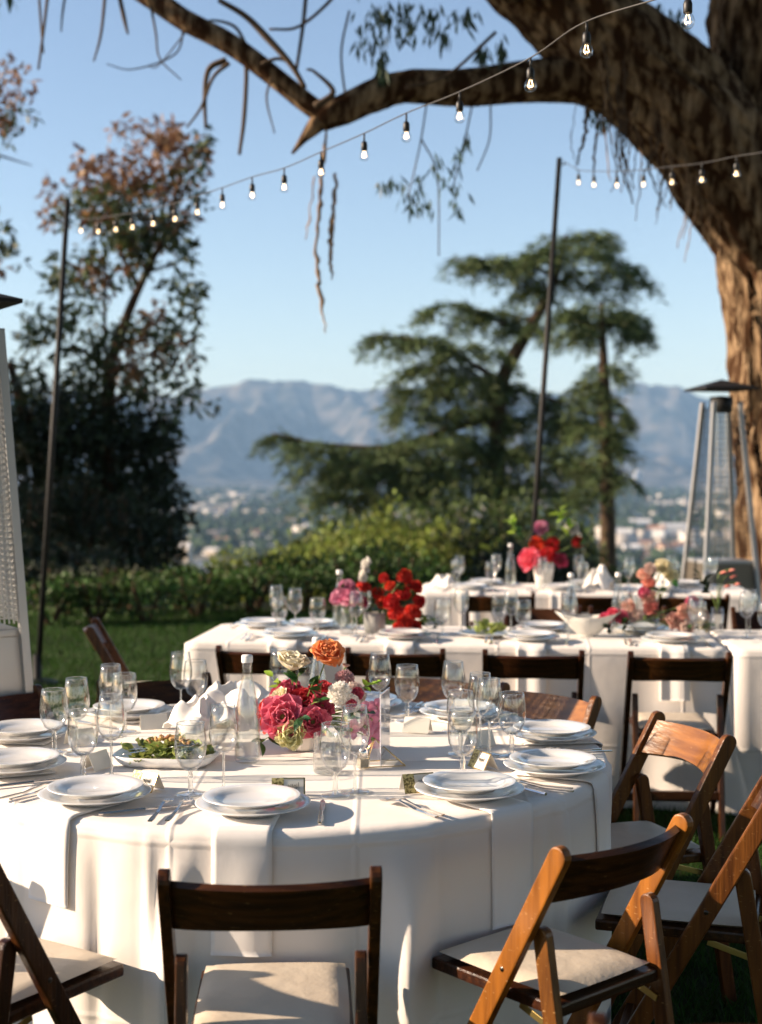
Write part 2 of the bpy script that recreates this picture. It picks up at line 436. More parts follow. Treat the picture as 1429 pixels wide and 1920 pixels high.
def petal(name, c, c2, t=0.32, rnd=0.16):
    m = mat(name, c, 0.75, c2=c2, nscale=18, objrand=rnd, transl=t, sheen=0.1, spec=0.15)
    nt = m.node_tree; N, Lk = nt.nodes, nt.links
    hs = next(n for n in N if n.type == 'HUE_SAT'); tc = next(n for n in N if n.type == 'TEX_COORD')
    sx = N.new('ShaderNodeSeparateXYZ'); Lk.new(tc.outputs['Object'], sx.inputs[0])
    mr = N.new('ShaderNodeMapRange'); mr.inputs['From Min'].default_value = .45; mr.inputs['From Max'].default_value = 1.02; mr.inputs['To Max'].default_value = .30
    Lk.new(sx.outputs['Z'], mr.inputs['Value'])
    x = N.new('ShaderNodeMix'); x.data_type = 'RGBA'; x.inputs[7].default_value = tuple(min(.88, .5 * q + .42) if k == 0 else min(.85, q * 1.15 + .14) for k, q in enumerate(c2)) + (1,)
    Lk.new(mr.outputs[0], x.inputs[0]); Lk.new(hs.outputs[0], x.inputs[6])
    for lk in [l for l in nt.links if l.from_node == hs and l.to_node != x]:
        to = lk.to_socket; nt.links.remove(lk); Lk.new(x.outputs[2], to)
    return m
M_['p_pink'] = petal('pink_petal', (0.74, 0.09, 0.19), (0.82, 0.22, 0.30))
M_['p_mag'] = petal('magenta_petal', (0.55, 0.04, 0.11), (0.66, 0.10, 0.17))
M_['p_crim'] = petal('crimson_petal', (0.46, 0.015, 0.03), (0.60, 0.03, 0.05))
M_['p_red'] = petal('red_petal', (0.62, 0.025, 0.018), (0.74, 0.06, 0.03))
M_['p_cream'] = petal('cream_petal', (0.80, 0.70, 0.44), (0.86, 0.80, 0.62))
M_['p_lemon'] = petal('lemon_petal', (0.72, 0.68, 0.26), (0.84, 0.80, 0.50))
M_['p_orange'] = petal('orange_petal', (0.80, 0.20, 0.05), (0.86, 0.34, 0.13))
M_['p_blush'] = petal('blush_petal', (0.72, 0.50, 0.44), (0.82, 0.68, 0.60))
M_['p_mauve'] = petal('mauve_petal', (0.44, 0.25, 0.28), (0.58, 0.38, 0.38))
M_['p_peach'] = petal('peach_petal', (0.82, 0.42, 0.34), (0.84, 0.58, 0.46))
M_['p_white'] = petal('white_petal', (0.80, 0.76, 0.70), (0.84, 0.82, 0.78))
M_['p_rosep'] = petal('rosy_petal', (0.66, 0.16, 0.32), (0.80, 0.42, 0.52))
M_['p_coral'] = petal('coral_petal', (0.80, 0.25, 0.20), (0.82, 0.38, 0.30))
M_['p_dark'] = petal('dark_throat', (0.22, 0.01, 0.05), (0.30, 0.02, 0.08))
# ------------------------------------------------------------------ terrain
def ground_h(x, y):
    d = y - 15.5
    if d <= 0: return 0.0
    return -100.0 * (1 - math.exp(-d * d / (d + 14) / 260))
def ground_mat():
    m = bpy.data.materials.new('ground_cover')
    nt, p, out = nodes_of(m); N, Lk = nt.nodes, nt.links
    p.inputs['Roughness'].default_value = 0.95; sock(p, 'Specular IOR Level').default_value = 0.1
    g = N.new('ShaderNodeNewGeometry'); sx = N.new('ShaderNodeSeparateXYZ'); Lk.new(g.outputs['Position'], sx.inputs[0])
    def noise_ramp(scale, a, b, lo=0.35, hi=0.65, det=6):
        n = N.new('ShaderNodeTexNoise'); n.inputs['Scale'].default_value = scale; n.inputs['Detail'].default_value = det
        Lk.new(g.outputs['Position'], n.inputs['Vector'])
        r = N.new('ShaderNodeValToRGB'); r.color_ramp.elements[0].position = lo; r.color_ramp.elements[1].position = hi
        r.color_ramp.elements[0].color = (*a, 1); r.color_ramp.elements[1].color = (*b, 1)
        Lk.new(n.outputs[0], r.inputs[0]); return r.outputs[0]
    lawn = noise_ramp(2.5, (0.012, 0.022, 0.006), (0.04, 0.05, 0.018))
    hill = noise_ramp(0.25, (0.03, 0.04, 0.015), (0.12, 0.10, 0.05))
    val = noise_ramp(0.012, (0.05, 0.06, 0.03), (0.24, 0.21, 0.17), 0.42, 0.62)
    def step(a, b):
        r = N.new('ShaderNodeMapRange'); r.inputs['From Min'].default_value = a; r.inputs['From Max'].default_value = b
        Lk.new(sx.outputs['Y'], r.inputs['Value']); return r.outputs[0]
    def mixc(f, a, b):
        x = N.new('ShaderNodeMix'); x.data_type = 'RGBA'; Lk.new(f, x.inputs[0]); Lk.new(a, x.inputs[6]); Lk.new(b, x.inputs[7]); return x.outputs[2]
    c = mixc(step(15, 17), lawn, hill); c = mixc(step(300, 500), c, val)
    Lk.new(c, p.inputs['Base Color'])
    return m
ys = list(np.linspace(-45, 15, 14)) + list(np.linspace(15.5, 40, 18)) + list(np.geomspace(43, 9000, 60))
ss = np.linspace(-1, 1, 41)
tv = [(s * (60 + 1.1 * max(y, 0)), y, ground_h(0, y)) for y in ys for s in ss]
tf = [(i * 41 + j, i * 41 + j + 1, (i + 1) * 41 + j + 1, (i + 1) * 41 + j) for i in range(len(ys) - 1) for j in range(40)]
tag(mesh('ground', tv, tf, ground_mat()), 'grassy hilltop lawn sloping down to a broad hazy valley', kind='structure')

# mountains across the valley
prof_px = [(-900, 760), (-400, 720), (-100, 745), (120, 730), (250, 742), (330, 738), (400, 708), (450, 704), (520, 717), (600, 724), (660, 730),
           (740, 726), (830, 716), (920, 722), (1000, 706), (1060, 704), (1110, 711), (1180, 713), (1260, 720), (1330, 724), (1430, 722), (1800, 735), (2400, 760)]
RX = np.array([(p[0] - IMG_W / 2) / F_PX * 10000 for p in prof_px]); RZ = np.array([1.6 + (877 - p[1]) / F_PX * 10000 + 100 for p in prof_px])
nx, ny = 460, 130
mv, mx_ = [], np.linspace(-6200, 6200, nx)
for j in range(ny):
    t = j / (ny - 1); y = 6900 + t * 4300
    for x in mx_:
        H = float(np.interp(x, RX, RZ))
        tt = (y - 7700) / 2300
        rid = noise.ridged_multi_fractal(Vector((x / 900 + 3.1, y / 2600 + 1.7 + 0.25 * math.sin(x / 700), 0.3)), 0.9, 2.1, 6, 0.9, 2.0)
        fine = noise.fractal(Vector((x / 260, y / 420, 2.0)), 1.0, 2.1, 4)
        if tt < 0: h = 0.0
        elif tt <= 1: h = H * (tt ** 1.15)
        else: h = H * max(0.0, 1 - (tt - 1) * 0.9)
        edge = max(0.0, 1 - abs(tt - 1) * 2.2)
        h = h + (rid - 1.15) * 430 * max(0, min(1, tt * 1.6)) * (1 - 0.72 * edge) + fine * 44 * max(0, min(1, tt * 2.5)) * (1 - 0.6 * edge)
        # foothills
        ft = max(0.0, 1 - abs(y - 7750) / 750)
        fh = max(0.0, noise.fractal(Vector((x / 900 + 9.2, y / 1500, 5.0)), 0.9, 2.0, 5) + 0.35 + 0.25 * math.exp(-((x - 1900) / 900) ** 2))
        h = max(h, 0) + ft * ft * (3 - 2 * ft) * fh * 210 * (0.35 if -1700 < x < 900 else 1.0)
        mv.append((x, y, -101 + h))
mf = [(j * nx + i, j * nx + i + 1, (j + 1) * nx + i + 1, (j + 1) * nx + i) for j in range(ny - 1) for i in range(nx - 1)]
mt = mat('mountain_brush', (0.012, 0.019, 0.019), 0.95, c2=(0.14, 0.118, 0.095), nscale=0.006, spec=0.05, lo=0.38, hi=0.62, detail=9)
tag(mesh('mountains', mv, mf, mt), 'hazy blue mountain range with eroded spurs beyond the valley', kind='structure')

# ------------------------------------------------------------------ the air
hz = bpy.data.materials.new('valley_haze'); hz.use_nodes = True
hz.node_tree.nodes.clear()
ho = hz.node_tree.nodes.new('ShaderNodeOutputMaterial'); hv = hz.node_tree.nodes.new('ShaderNodeVolumePrincipled')
hv.inputs['Color'].default_value = (0.40, 0.66, 1.0, 1); hv.inputs['Density'].default_value = 0.000060; hv.inputs['Anisotropy'].default_value = 0.0
hz.node_tree.links.new(hv.outputs[0], ho.inputs['Volume'])
v, f = box(14000, 11600, 790, (0, 5650, 292))
tag(mesh('haze', v, f, hz, smooth=False), 'pale blue haze hanging over the valley', kind='stuff')

# ------------------------------------------------------------------ valley: houses, trees
wallm = [mat('white_stucco', (0.78, 0.75, 0.69), 0.9), mat('tan_stucco', (0.56, 0.47, 0.36), 0.9), mat('pale_grey_stucco', (0.62, 0.61, 0.60), 0.9)]
roofm = [mat('clay_roof', (0.32, 0.17, 0.11), 0.9), mat('grey_roof', (0.30, 0.29, 0.28), 0.9), mat('pale_roof', (0.60, 0.57, 0.53), 0.9)]
def house_geo():
    wv, wf = box(1, 1, 1, (0, 0, 0.5))
    rv = [(-.55, -.55, 1), (.55, -.55, 1), (.55, .55, 1), (-.55, .55, 1), (-.55, 0, 1.42), (.55, 0, 1.42)]
    rf = [(0, 1, 5, 4), (2, 3, 4, 5), (0, 4, 3), (1, 2, 5), (0, 3, 2, 1)]
    fv, ff = box(1.06, 1.06, 0.1, (0, 0, 1.05))
    return wv, wf, rv, rf, fv, ff
wv, wf, rv, rf, fv, ff = house_geo()
protos = []
for wi in range(3):
    for flat in (0, 1):
        mb = MB(); mb.add(wv, wf, 0); mb.add(*((fv, ff) if flat else (rv, rf)), 1)
        me_o = mb.build('valley_house', [wallm[wi], roofm[(wi + flat * 2) % 3]])
        protos.append(me_o.data); bpy.data.objects.remove(me_o)
def zone(px, py):
    if px < 700: return 'left of the cedars'
    return 'right of the cedars'
big = [(425, 1022, 40, 16, 0), (470, 1008, 34, 16, 0), (400, 1040, 26, 14, 1), (347, 1052, 22, 36, 1), (385, 1083, 22, 14, 0), (520, 1012, 24, 14, 2), (500, 990, 20, 12, 1),
       (1172, 1012, 26, 22, 0), (1200, 992, 36, 20, 0), (1232, 1006, 30, 22, 0), (1262, 1002, 42, 22, 0), (1185, 1046, 26, 22, 0), (1222, 1052, 22, 20, 0), (1250, 1040, 30, 22, 1), (1280, 1036, 30, 22, 0), (1210, 1028, 22, 16, 1)]
HL = ['with long white front left of centre in the valley', 'white, upper right of the long white house', 'tan, lower left of the long white house', 'tall tan block at the edge of the dark shrubs', 'small white, lowest above the hedge', 'grey, nearest the long cedar bough end', 'tan, just below the long cedar bough end',
      'white, closest to the slim cedar trunk', 'white, topmost of the right group', 'white, centre of the right group', 'long white, right in the right group', 'white, low by the slim cedar trunk', 'white, low centre of the right group', 'tan, low right of centre in right group', 'white, beside the far heater leg', 'tan, between the white houses of the right group']
for i, (px, py, w, h, wi) in enumerate(big):
    p = atZ(px, py, -99); sc = p.y / F_PX
    p.z = ground_h(p.x, p.y)
    hs = thing('house', 'out of focus sunlit house ' + HL[i], 'house', p, random.uniform(-.5, .5), 'larger sunlit houses below the hill')
    a = mesh('wall', wv, wf, wallm[wi], hs, False); a.scale = (w * sc, w * sc * 0.8, h * sc * 0.72)
    b = mesh('roof', rv, rf, roofm[random.choice((0, 1, 2))], hs, False); b.scale = a.scale
tw = atZ(1196, 917, -100)
t_ = thing('office_tower', 'tall pale office tower rising alone from the far valley floor', 'tower', tw)
v, f = box(30, 30, 84, (0, 0, 42)); mesh('tower_shaft', v, f, wallm[2], t_, False)
v, f = box(18, 18, 8, (0, 0, 88)); mesh('roof_block', v, f, wallm[0], t_, False)
for x in range(5):
    v, f = box(2.2, 0.6, 76, (-12 + x * 6, -15.1, 42)); mesh('window_strip', v, f, M_['dark_metal'], t_, False)
n = 0
while n < 130:
    px = random.choice((random.uniform(300, 640), random.uniform(1125, 1310))); py = random.uniform(900, 1075)
    p = atZ(px, py, -100)
    if p.y > 6000: continue
    p.z = ground_h(p.x, p.y)
    o = bpy.data.objects.new('small_house', random.choice(protos)); link(o)
    w = random.uniform(9, 15)
    o.location = p; o.scale = (w, w * random.uniform(.6, 1), random.uniform(4, 8)); o.rotation_euler = (0, 0, random.uniform(-.7, .7))
    tag(o, f'small pale house among trees on the valley floor {zone(px, py)}', 'house', f'small valley houses {zone(px, py)}')
    n += 1
fb = MB()
vv, fa = [], []
bv = np.array([(i, j, k) for i in (-.5, .5) for j in (-.5, .5) for k in (0, 1)]); bf = np.array([(0, 1, 3, 2), (4, 6, 7, 5), (0, 4, 5, 1), (2, 3, 7, 6), (1, 5, 7, 3)])
for k in range(1100):
    y = math.exp(random.uniform(math.log(1800), math.log(7300))); x = random.uniform(-.42, .42) * y
    w = random.uniform(12, 34); th = random.uniform(-.6, .6); c, s = math.cos(th), math.sin(th)
    q = bv * np.array((w, w * random.uniform(.5, 1), random.choice((5, 6, 7, 9, 14))))
    q = np.stack((q[:, 0] * c - q[:, 1] * s + x, q[:, 0] * s + q[:, 1] * c + y, q[:, 2] + ground_h(x, y)), 1)
    vv.append(q); fa.append(bf + 8 * k)
o = npmesh('far_town', np.concatenate(vv), np.concatenate(fa), mat('far_building_wall', (0.36, 0.32, 0.28), 0.9, island=0.6))
tag(o, 'countless tiny pale buildings of the town across the valley floor', kind='stuff')
ov = np.array([(1, 0, 0), (-1, 0, 0), (0, 1, 0), (0, -1, 0), (0, 0, 1), (0, 0, -1), ]) * 1.0
of = np.array([(0, 2, 4), (2, 1, 4), (1, 3, 4), (3, 0, 4), (2, 0, 5), (1, 2, 5), (3, 1, 5), (0, 3, 5)])
vv, fa = [], []; k = 0
for _ in range(15000):
    y = math.exp(random.uniform(math.log(420), math.log(6500))); x = random.uniform(-.45, .45) * y
    if noise.noise(Vector((x / 300, y / 700, 1.0))) < -0.2: continue
    s = random.uniform(3.5, 8) * (1 + y / 9000)
    for b in range(4):
        q = ov * s * RNG.uniform(.5, 1.0, (6, 1)) + RNG.normal(size=3) * s * np.array((.7, .7, .3))
        q = q + np.array((x, y, ground_h(x, y) + s * .7))
        vv.append(q); fa.append(of + 6 * k); k += 1
o = npmesh('valley_woods', np.concatenate(vv), np.concatenate(fa), mat('valley_tree_leaf', (0.035, 0.05, 0.022), 0.9, island=0.5, spec=0.1))
tag(o, 'dark tree cover scattered between the houses of the valley', kind='stuff')

# ------------------------------------------------------------------ lawn
def blades(name, n, x0, x1, y0, y1, h, w, label):
    xs = RNG.uniform(x0, x1, n); yy = RNG.uniform(y0, y1, n)
    th = RNG.uniform(0, 2 * PI, n); hh = h * RNG.uniform(.5, 1.2, n); ln = RNG.normal(size=(n, 2)) * 0.5
    v = np.zeros((n, 3, 3))
    v[:, 0] = np.stack((xs - w * np.cos(th), yy - w * np.sin(th), np.zeros(n)), 1)
    v[:, 1] = np.stack((xs + w * np.cos(th), yy + w * np.sin(th), np.zeros(n)), 1)
    v[:, 2] = np.stack((xs + ln[:, 0] * hh, yy + ln[:, 1] * hh, hh), 1)
    o = npmesh(name, v.reshape(-1, 3), np.arange(3 * n).reshape(n, 3), M_['blade'])
    tag(o, label, kind='stuff')
M_['blade'] = mat('grass_blade', (0.032, 0.075, 0.011), 0.6, island=0.5, transl=0.35, spec=0.2)
blades('grass', 90000, -5.5, 0.2, 5.2, 15.5, 0.055, 0.004, 'short green lawn behind the round table')
blades('grass', 60000, 0.3, 3.2, 1.9, 6.6, 0.05, 0.003, 'short green lawn under the folding chairs')
blades('grass', 30000, -3, 0.4, 1.9, 5.2, 0.045, 0.003, 'short green lawn around the round table')
blades('grass', 40000, 0.2, 5.0, 6.6, 15.5, 0.055, 0.005, 'short green lawn around the long tables')

# ------------------------------------------------------------------ bushes
def foliage(name, spots, lmat, parent, per, L, W, jitter=0.5, up=0.15, droop=0.0):
    """spots: (centre, (rx, ry, rz)); leaves fill ragged shells"""
    P, D = [], []
    for c, r in spots:
        k = max(6, int(per * (r[0] * r[1] * r[2]) ** (2 / 3)))
        d = RNG.normal(size=(k, 3)); d /= np.linalg.norm(d, axis=1, keepdims=True)
        rad = RNG.uniform(0.35, 1.0, (k, 1)) ** 0.5 * (1 + RNG.normal(size=(k, 1)) * 0.10)
        P.append(np.array(c) + d * rad * np.array(r)); D.append(d * 0.6 + RNG.normal(size=(k, 3)) * jitter + np.array((0, 0, up - droop)))
    P = np.concatenate(P); D = np.concatenate(D)
    n = len(P)
    return leaf_mesh(name, P, D, L * RNG.uniform(.6, 1.3, n), W * RNG.uniform(.6, 1.3, n), lmat, parent)
def clumps(c, r, n, f=(0.32, 0.55)):
    out = []
    for _ in range(n):
        d = RNG.normal(size=3); d /= np.linalg.norm(d); d[2] = abs(d[2]) * 0.9 - 0.25
        q = np.array(c) + d * np.array(r) * RNG.uniform(.35, .85)
        s = RNG.uniform(*f)
        out.append((q, (r[0] * s, r[1] * s, r[2] * s * .85)))
    return out
def bush(px, ptop, wpx, Y, lm, label, group, hmin=0.6, per=900, L=0.075, W=0.045, nc=14):
    if Y < 18: ptop += random.uniform(-34, 16) if px > 340 else random.uniform(-22, 16)
    top = atY(px, ptop, Y); base = ground_h(top.x, Y) - 0.05
    w = wpx * Y / F_PX / 2; h = max(hmin, top.z - base)
    b = thing('bush', label, 'bush', (top.x, Y, base), 0, group)
    sp = clumps((0, 0, h * 0.52), (w, w * 0.9, h * 0.52), nc) + [((0, 0, h * .4), (w * .75, w * .7, h * .42))]
    foliage('foliage', sp, M_[lm], b, per, L, W)
    st = MB()
    for k in range(5):
        a = RNG.uniform(0, 2 * PI)
        st.add(*tube(smooth_path([(0, 0, 0), (math.cos(a) * w * .3, math.sin(a) * w * .3, h * .4), (math.cos(a) * w * .5, math.sin(a) * w * .5, h * .8)], [.03, .02, .008], 4)[0], [.03 - .002 * q for q in range(9)], 5))
    st.build('stems', M_['bark_dark'], b)
for i, (px, pt, w, Y) in enumerate([(130, 1128, 110, 14.9), (232, 1112, 150, 15.3), (335, 1092, 130, 15.9), (425, 1080, 120, 16.4), (520, 1046, 150, 16.8), (620, 1022, 170, 17.2), (715, 1012, 170, 17.5)]):
    bush(px, pt, w * random.uniform(.9, 1.2), Y, 'leaf_mid' if i % 2 else 'leaf_hedge', 'rear hedge bush ' + ['behind the left pole foot', 'peeping above the lone end chair', 'above the tablecloth corner of the middle table', 'above the leftmost tall stemmed glass', 'above the second group of stemmed glasses', 'above the clear bottle behind the pink flowers', 'between white stock and red poppies'][i], 'rear row of hedge bushes', nc=22, per=700)
for px, pt, w, Y, d in [(95, 1150, 130, 14.0, 'beside the tall left pole'), (180, 1135, 140, 14.2, 'behind the lone end chair'), (275, 1120, 150, 14.3, 'between lone end chair and tablecloth corner')]:
    bush(px, pt, w, Y, 'leaf_hedge', f'low light green hedge bush at lawn edge {d}', 'low bushes along the lawn edge', nc=20)
for px, pt, w, Y, d in [(370, 1085, 180, 14.8, 'just left of the tall stemmed glass'), (470, 1068, 180, 15.2, 'behind the tall stemmed glasses'), (570, 1052, 180, 15.6, 'behind the clear bottle and pink flowers'), (670, 1040, 190, 15.8, 'behind the white stock flowers'), (760, 1036, 190, 16.0, 'behind the red poppies')]:
    bush(px, pt, w, Y, 'leaf_hedge', f'thick dark green hedge bush {d}', 'thick hedge behind the middle table', nc=18)
for i, (px, pt, w, Y) in enumerate([(430, 1055, 170, 27.5), (520, 1035, 170, 28), (590, 1003, 170, 29), (650, 967, 190, 31), (720, 940, 200, 32), (620, 1035, 170, 27), (720, 1000, 190, 28), (810, 960, 190, 31), (800, 1022, 180, 27.5), (880, 1005, 170, 28)]):
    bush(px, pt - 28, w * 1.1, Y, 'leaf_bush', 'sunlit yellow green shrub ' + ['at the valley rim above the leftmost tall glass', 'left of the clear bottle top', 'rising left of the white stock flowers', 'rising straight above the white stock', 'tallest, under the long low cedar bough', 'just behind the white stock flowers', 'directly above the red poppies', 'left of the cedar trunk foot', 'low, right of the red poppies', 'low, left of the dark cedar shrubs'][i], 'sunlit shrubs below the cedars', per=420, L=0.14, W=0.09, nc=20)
for i, (px, pt, w, Y) in enumerate([(880, 935, 190, 28), (960, 945, 200, 28), (1045, 950, 150, 28), (950, 1010, 190, 22), (1040, 1010, 150, 22), (1090, 1030, 90, 21)]):
    bush(px, pt, w, Y, 'leaf_dark', 'dark evergreen shrub ' + ['left of the broad cedar trunk foot', 'against the broad cedar trunk foot', 'behind the lower end of the cedar pole', 'low, left of the farthest red bouquet', 'low, behind the farthest red bouquet', 'at the foot of the slim cedar trunk'][i], 'dark shrubs at the cedar trunks', per=480, L=0.11, W=0.07, nc=18)
for i, (px, pt, w, Y) in enumerate([(560, 985, 170, 33), (640, 945, 210, 34), (720, 905, 220, 35), (800, 890, 220, 36), (880, 885, 220, 36), (960, 890, 220, 36), (1040, 905, 190, 35), (1095, 950, 90, 33)]):
    bush(px, pt, w, Y, 'leaf_mid', 'tall mid green thicket bush ' + ['farthest left below the long cedar bough', 'under the long low cedar bough', 'filling the space above the white stock', 'behind the red poppies below the cedar', 'left of the broad cedar trunk', 'around the broad cedar trunk', 'crossed by the leaning cedar pole', 'left of the slim cedar trunk'][i], 'tall thicket under the cedars', per=330, L=0.17, W=0.10, nc=24)
for i, (px, pt, w, Y) in enumerate([(1165, 1082, 120, 19), (1250, 1084, 130, 19.5), (1340, 1082, 130, 19)]):
    bush(px, pt, w, Y, 'leaf_hedge', 'low green bush on the slope ' + ['just right of the slim cedar trunk', 'below the white valley houses', 'behind the far patio heater'][i], 'low bushes beyond the farthest table', per=500, L=0.1, W=0.06)
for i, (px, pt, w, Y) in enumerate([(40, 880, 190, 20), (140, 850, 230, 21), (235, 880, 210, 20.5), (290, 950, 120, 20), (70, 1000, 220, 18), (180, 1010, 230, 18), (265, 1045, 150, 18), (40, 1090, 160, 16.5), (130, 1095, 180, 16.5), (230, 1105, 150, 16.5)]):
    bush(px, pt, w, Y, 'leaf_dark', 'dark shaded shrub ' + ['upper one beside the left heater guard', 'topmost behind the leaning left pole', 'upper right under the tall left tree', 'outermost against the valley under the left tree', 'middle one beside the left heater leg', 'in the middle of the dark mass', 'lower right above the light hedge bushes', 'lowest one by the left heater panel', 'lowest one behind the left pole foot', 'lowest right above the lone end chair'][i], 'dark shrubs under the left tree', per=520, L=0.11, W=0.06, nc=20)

# ------------------------------------------------------------------ trees behind
def limb(parent, name, pix, Y, rad, m, n=8, sub=5, dY=None):
    pts = [atY(a, b, Y + (dY[i] if dY else 0)) - parent.location for i, (a, b) in enumerate(pix)]
    p, r = smooth_path(pts, rad, sub)
    v, f = tube(p, r, n, rough=0.12, seed=Y)
    return mesh(name, v, f, m, parent)
def crown(parent, name, lst, Y, m, per, L, W, depth, droop=0.4, sub=7):
    sp = []
    for cx, cy_, rx, ry in lst:
        for _ in range(sub):
            yy = Y + random.uniform(-depth, depth)
            c = atY(cx + random.gauss(0, .55) * rx, cy_ + random.gauss(0, .5) * ry, yy) - parent.location
            s = random.uniform(.28, .55)
            sp.append((np.array(c), (rx * s * Y / F_PX, rx * s * Y / F_PX, ry * s * Y / F_PX * 1.1)))
    return foliage(name, sp, m, parent, per, L, W, jitter=0.6, up=0, droop=droop)
Y = 23.0
et = thing('eucalyptus_tree', 'tall ragged tree with bronze topped foliage against the sky', 'tree', (atY(190, 1180, Y).x, Y, ground_h(0, Y)))
limb(et, 'trunk', [(190, 1230), (205, 1000), (200, 850), (205, 690)], Y, [.2, .17, .14, .11], M_['bark_dark'])
for pix, rad in [([(205, 690), (240, 590), (275, 510), (318, 420), (330, 340)], [.10, .08, .065, .05, .02]),
                 ([(203, 700), (150, 655), (105, 660)], [.06, .04, .02]), ([(203, 720), (235, 685), (272, 705), (315, 770)], [.06, .045, .03, .01]),
                 ([(75, 1180), (78, 920), (50, 790), (18, 680)], [.16, .14, .12, .06]), ([(196, 660), (197, 520), (200, 430)], [.035, .03, .012]),
                 ([(78, 930), (150, 800), (240, 740)], [.08, .06, .03]), ([(260, 540), (220, 450), (230, 330)], [.05, .035, .015]), ([(275, 510), (330, 500), (360, 560)], [.03, .02, .01])]:
    limb(et, 'branch', pix, Y, rad, M_['bark_dark'], 7)
crown(et, 'bronze_crown', [(290, 255, 60, 40), (225, 285, 55, 40), (250, 335, 85, 45), (330, 300, 45, 40), (190, 355, 60, 35), (300, 400, 50, 40), (220, 430, 60, 50), (260, 690, 50, 60), (180, 500, 50, 40), (285, 620, 40, 40)], Y, M_['leaf_red'], 800, .19, .075, 1.0)
crown(et, 'crown', [(345, 350, 38, 45), (370, 290, 30, 40), (180, 370, 55, 45), (140, 395, 25, 35), (220, 420, 65, 55), (300, 400, 55, 55), (330, 455, 45, 45), (260, 480, 55, 45), (155, 480, 50, 45), (110, 515, 35, 45),
      (90, 590, 45, 35), (145, 580, 40, 40), (345, 545, 35, 45), (310, 610, 35, 45), (355, 600, 25, 35), (170, 650, 75, 22), (110, 665, 45, 22), (270, 620, 50, 35), (330, 680, 35, 55), (370, 745, 22, 35), (230, 730, 65, 65),
      (150, 745, 65, 55), (300, 770, 45, 55), (60, 630, 35, 35), (80, 730, 55, 55), (45, 720, 35, 60)], Y, M_['leaf_euc'], 800, .19, .075, 1.0)
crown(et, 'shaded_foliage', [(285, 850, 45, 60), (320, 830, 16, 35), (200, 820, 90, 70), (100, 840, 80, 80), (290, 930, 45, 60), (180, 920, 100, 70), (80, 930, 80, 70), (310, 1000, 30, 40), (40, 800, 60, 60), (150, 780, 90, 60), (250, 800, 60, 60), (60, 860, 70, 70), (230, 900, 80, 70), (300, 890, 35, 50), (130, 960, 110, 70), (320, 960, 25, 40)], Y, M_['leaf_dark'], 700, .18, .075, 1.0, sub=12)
Y = 17.0
lt = thing('bronze_leaved_tree', 'bronze leaved tree whose twigs reach in at the upper left edge', 'tree', (-6.4, Y, ground_h(0, Y)))
limb(lt, 'trunk', [(-270, 1200), (-260, 800), (-230, 500), (-150, 300)], Y, [.2, .17, .13, .08], M_['bark_dark'])
for pix, rad in [([(-150, 300), (-60, 200), (20, 150)], [.06, .04, .01]), ([(-230, 500), (-100, 480), (20, 460)], [.05, .03, .01]), ([(-150, 300), (-40, 285), (60, 310)], [.05, .02, .006])]:
    limb(lt, 'branch', pix, Y, rad, M_['bark_dark'], 6)
crown(lt, 'bronze_crown', [(15, 130, 32, 30), (25, 180, 32, 40), (0, 230, 40, 40), (-40, 160, 60, 60), (-110, 230, 80, 70), (0, 500, 35, 25), (-90, 400, 70, 60)], Y, M_['leaf_red'], 620, .13, .05, .8)
crown(lt, 'crown', [(10, 260, 30, 30), (30, 210, 25, 25), (10, 430, 35, 30), (25, 470, 28, 25), (-80, 500, 60, 60), (-160, 380, 80, 70)], Y, M_['leaf_euc'], 620, .13, .05, .8)

# cedars
def cedar(root, pads, Y, depth):
    P, D = [], []
    for cx, cy_, w, h in pads:
        rx0 = w * .5 * Y / F_PX; rz0 = h * .5 * Y / F_PX
        ns = int(9 + 23 * rx0 * (rx0 + .4))                 # sprays: short fans of needles on each tier
        yc = Y + random.uniform(-depth, depth) * .5
        c0 = np.array(atY(cx, cy_, yc)) - np.array(root.location)
        for _ in range(ns):
            a = random.uniform(0, 2 * PI); q = random.random() ** .55
            x = math.cos(a) * q * rx0 * random.uniform(.8, 1.18); yv = math.sin(a) * q * max(rx0 * .8, .5)
            z = rz0 * (.40 * (1 - q * q) + random.gauss(0, .24)) - rz0 * .5 * q ** 3
            L = random.uniform(.4, 1.0) * (.6 + .4 * min(1.5, rx0))
            ax = np.array((math.cos(a + random.gauss(0, .5)), math.sin(a + random.gauss(0, .5)), random.uniform(-.45, .12))); ax /= np.linalg.norm(ax)
            k = 38
            t = RNG.uniform(0, 1, k)
            base = c0 + np.array((x, yv, z)) + ax * (t[:, None] * L) + np.array((0, 0, -1)) * (t[:, None] ** 2) * L * .75
            d = ax * .5 + RNG.normal(size=(k, 3)) * np.array((.8, .8, .35)) + np.array((0, 0, -.35))
            P.append(base + RNG.normal(size=(k, 3)) * .035); D.append(d)
    P = np.concatenate(P); D = np.concatenate(D); n = len(P)
    leaf_mesh('crown', P, D, RNG.uniform(.16, .42, n), RNG.uniform(.028, .06, n), M_['needle'], root)
Y = 44.0
c1 = thing('cedar_tree', 'broad flat topped cedar with tiered drooping boughs and leaning trunk', 'tree', (atY(935, 1000, Y).x, Y, ground_h(0, Y)))
limb(c1, 'trunk', [(935, 1110), (932, 850), (940, 720), (985, 630), (1035, 540), (1062, 440)], Y, [.36, .30, .25, .2, .14, .05], M_['bark_dark'])
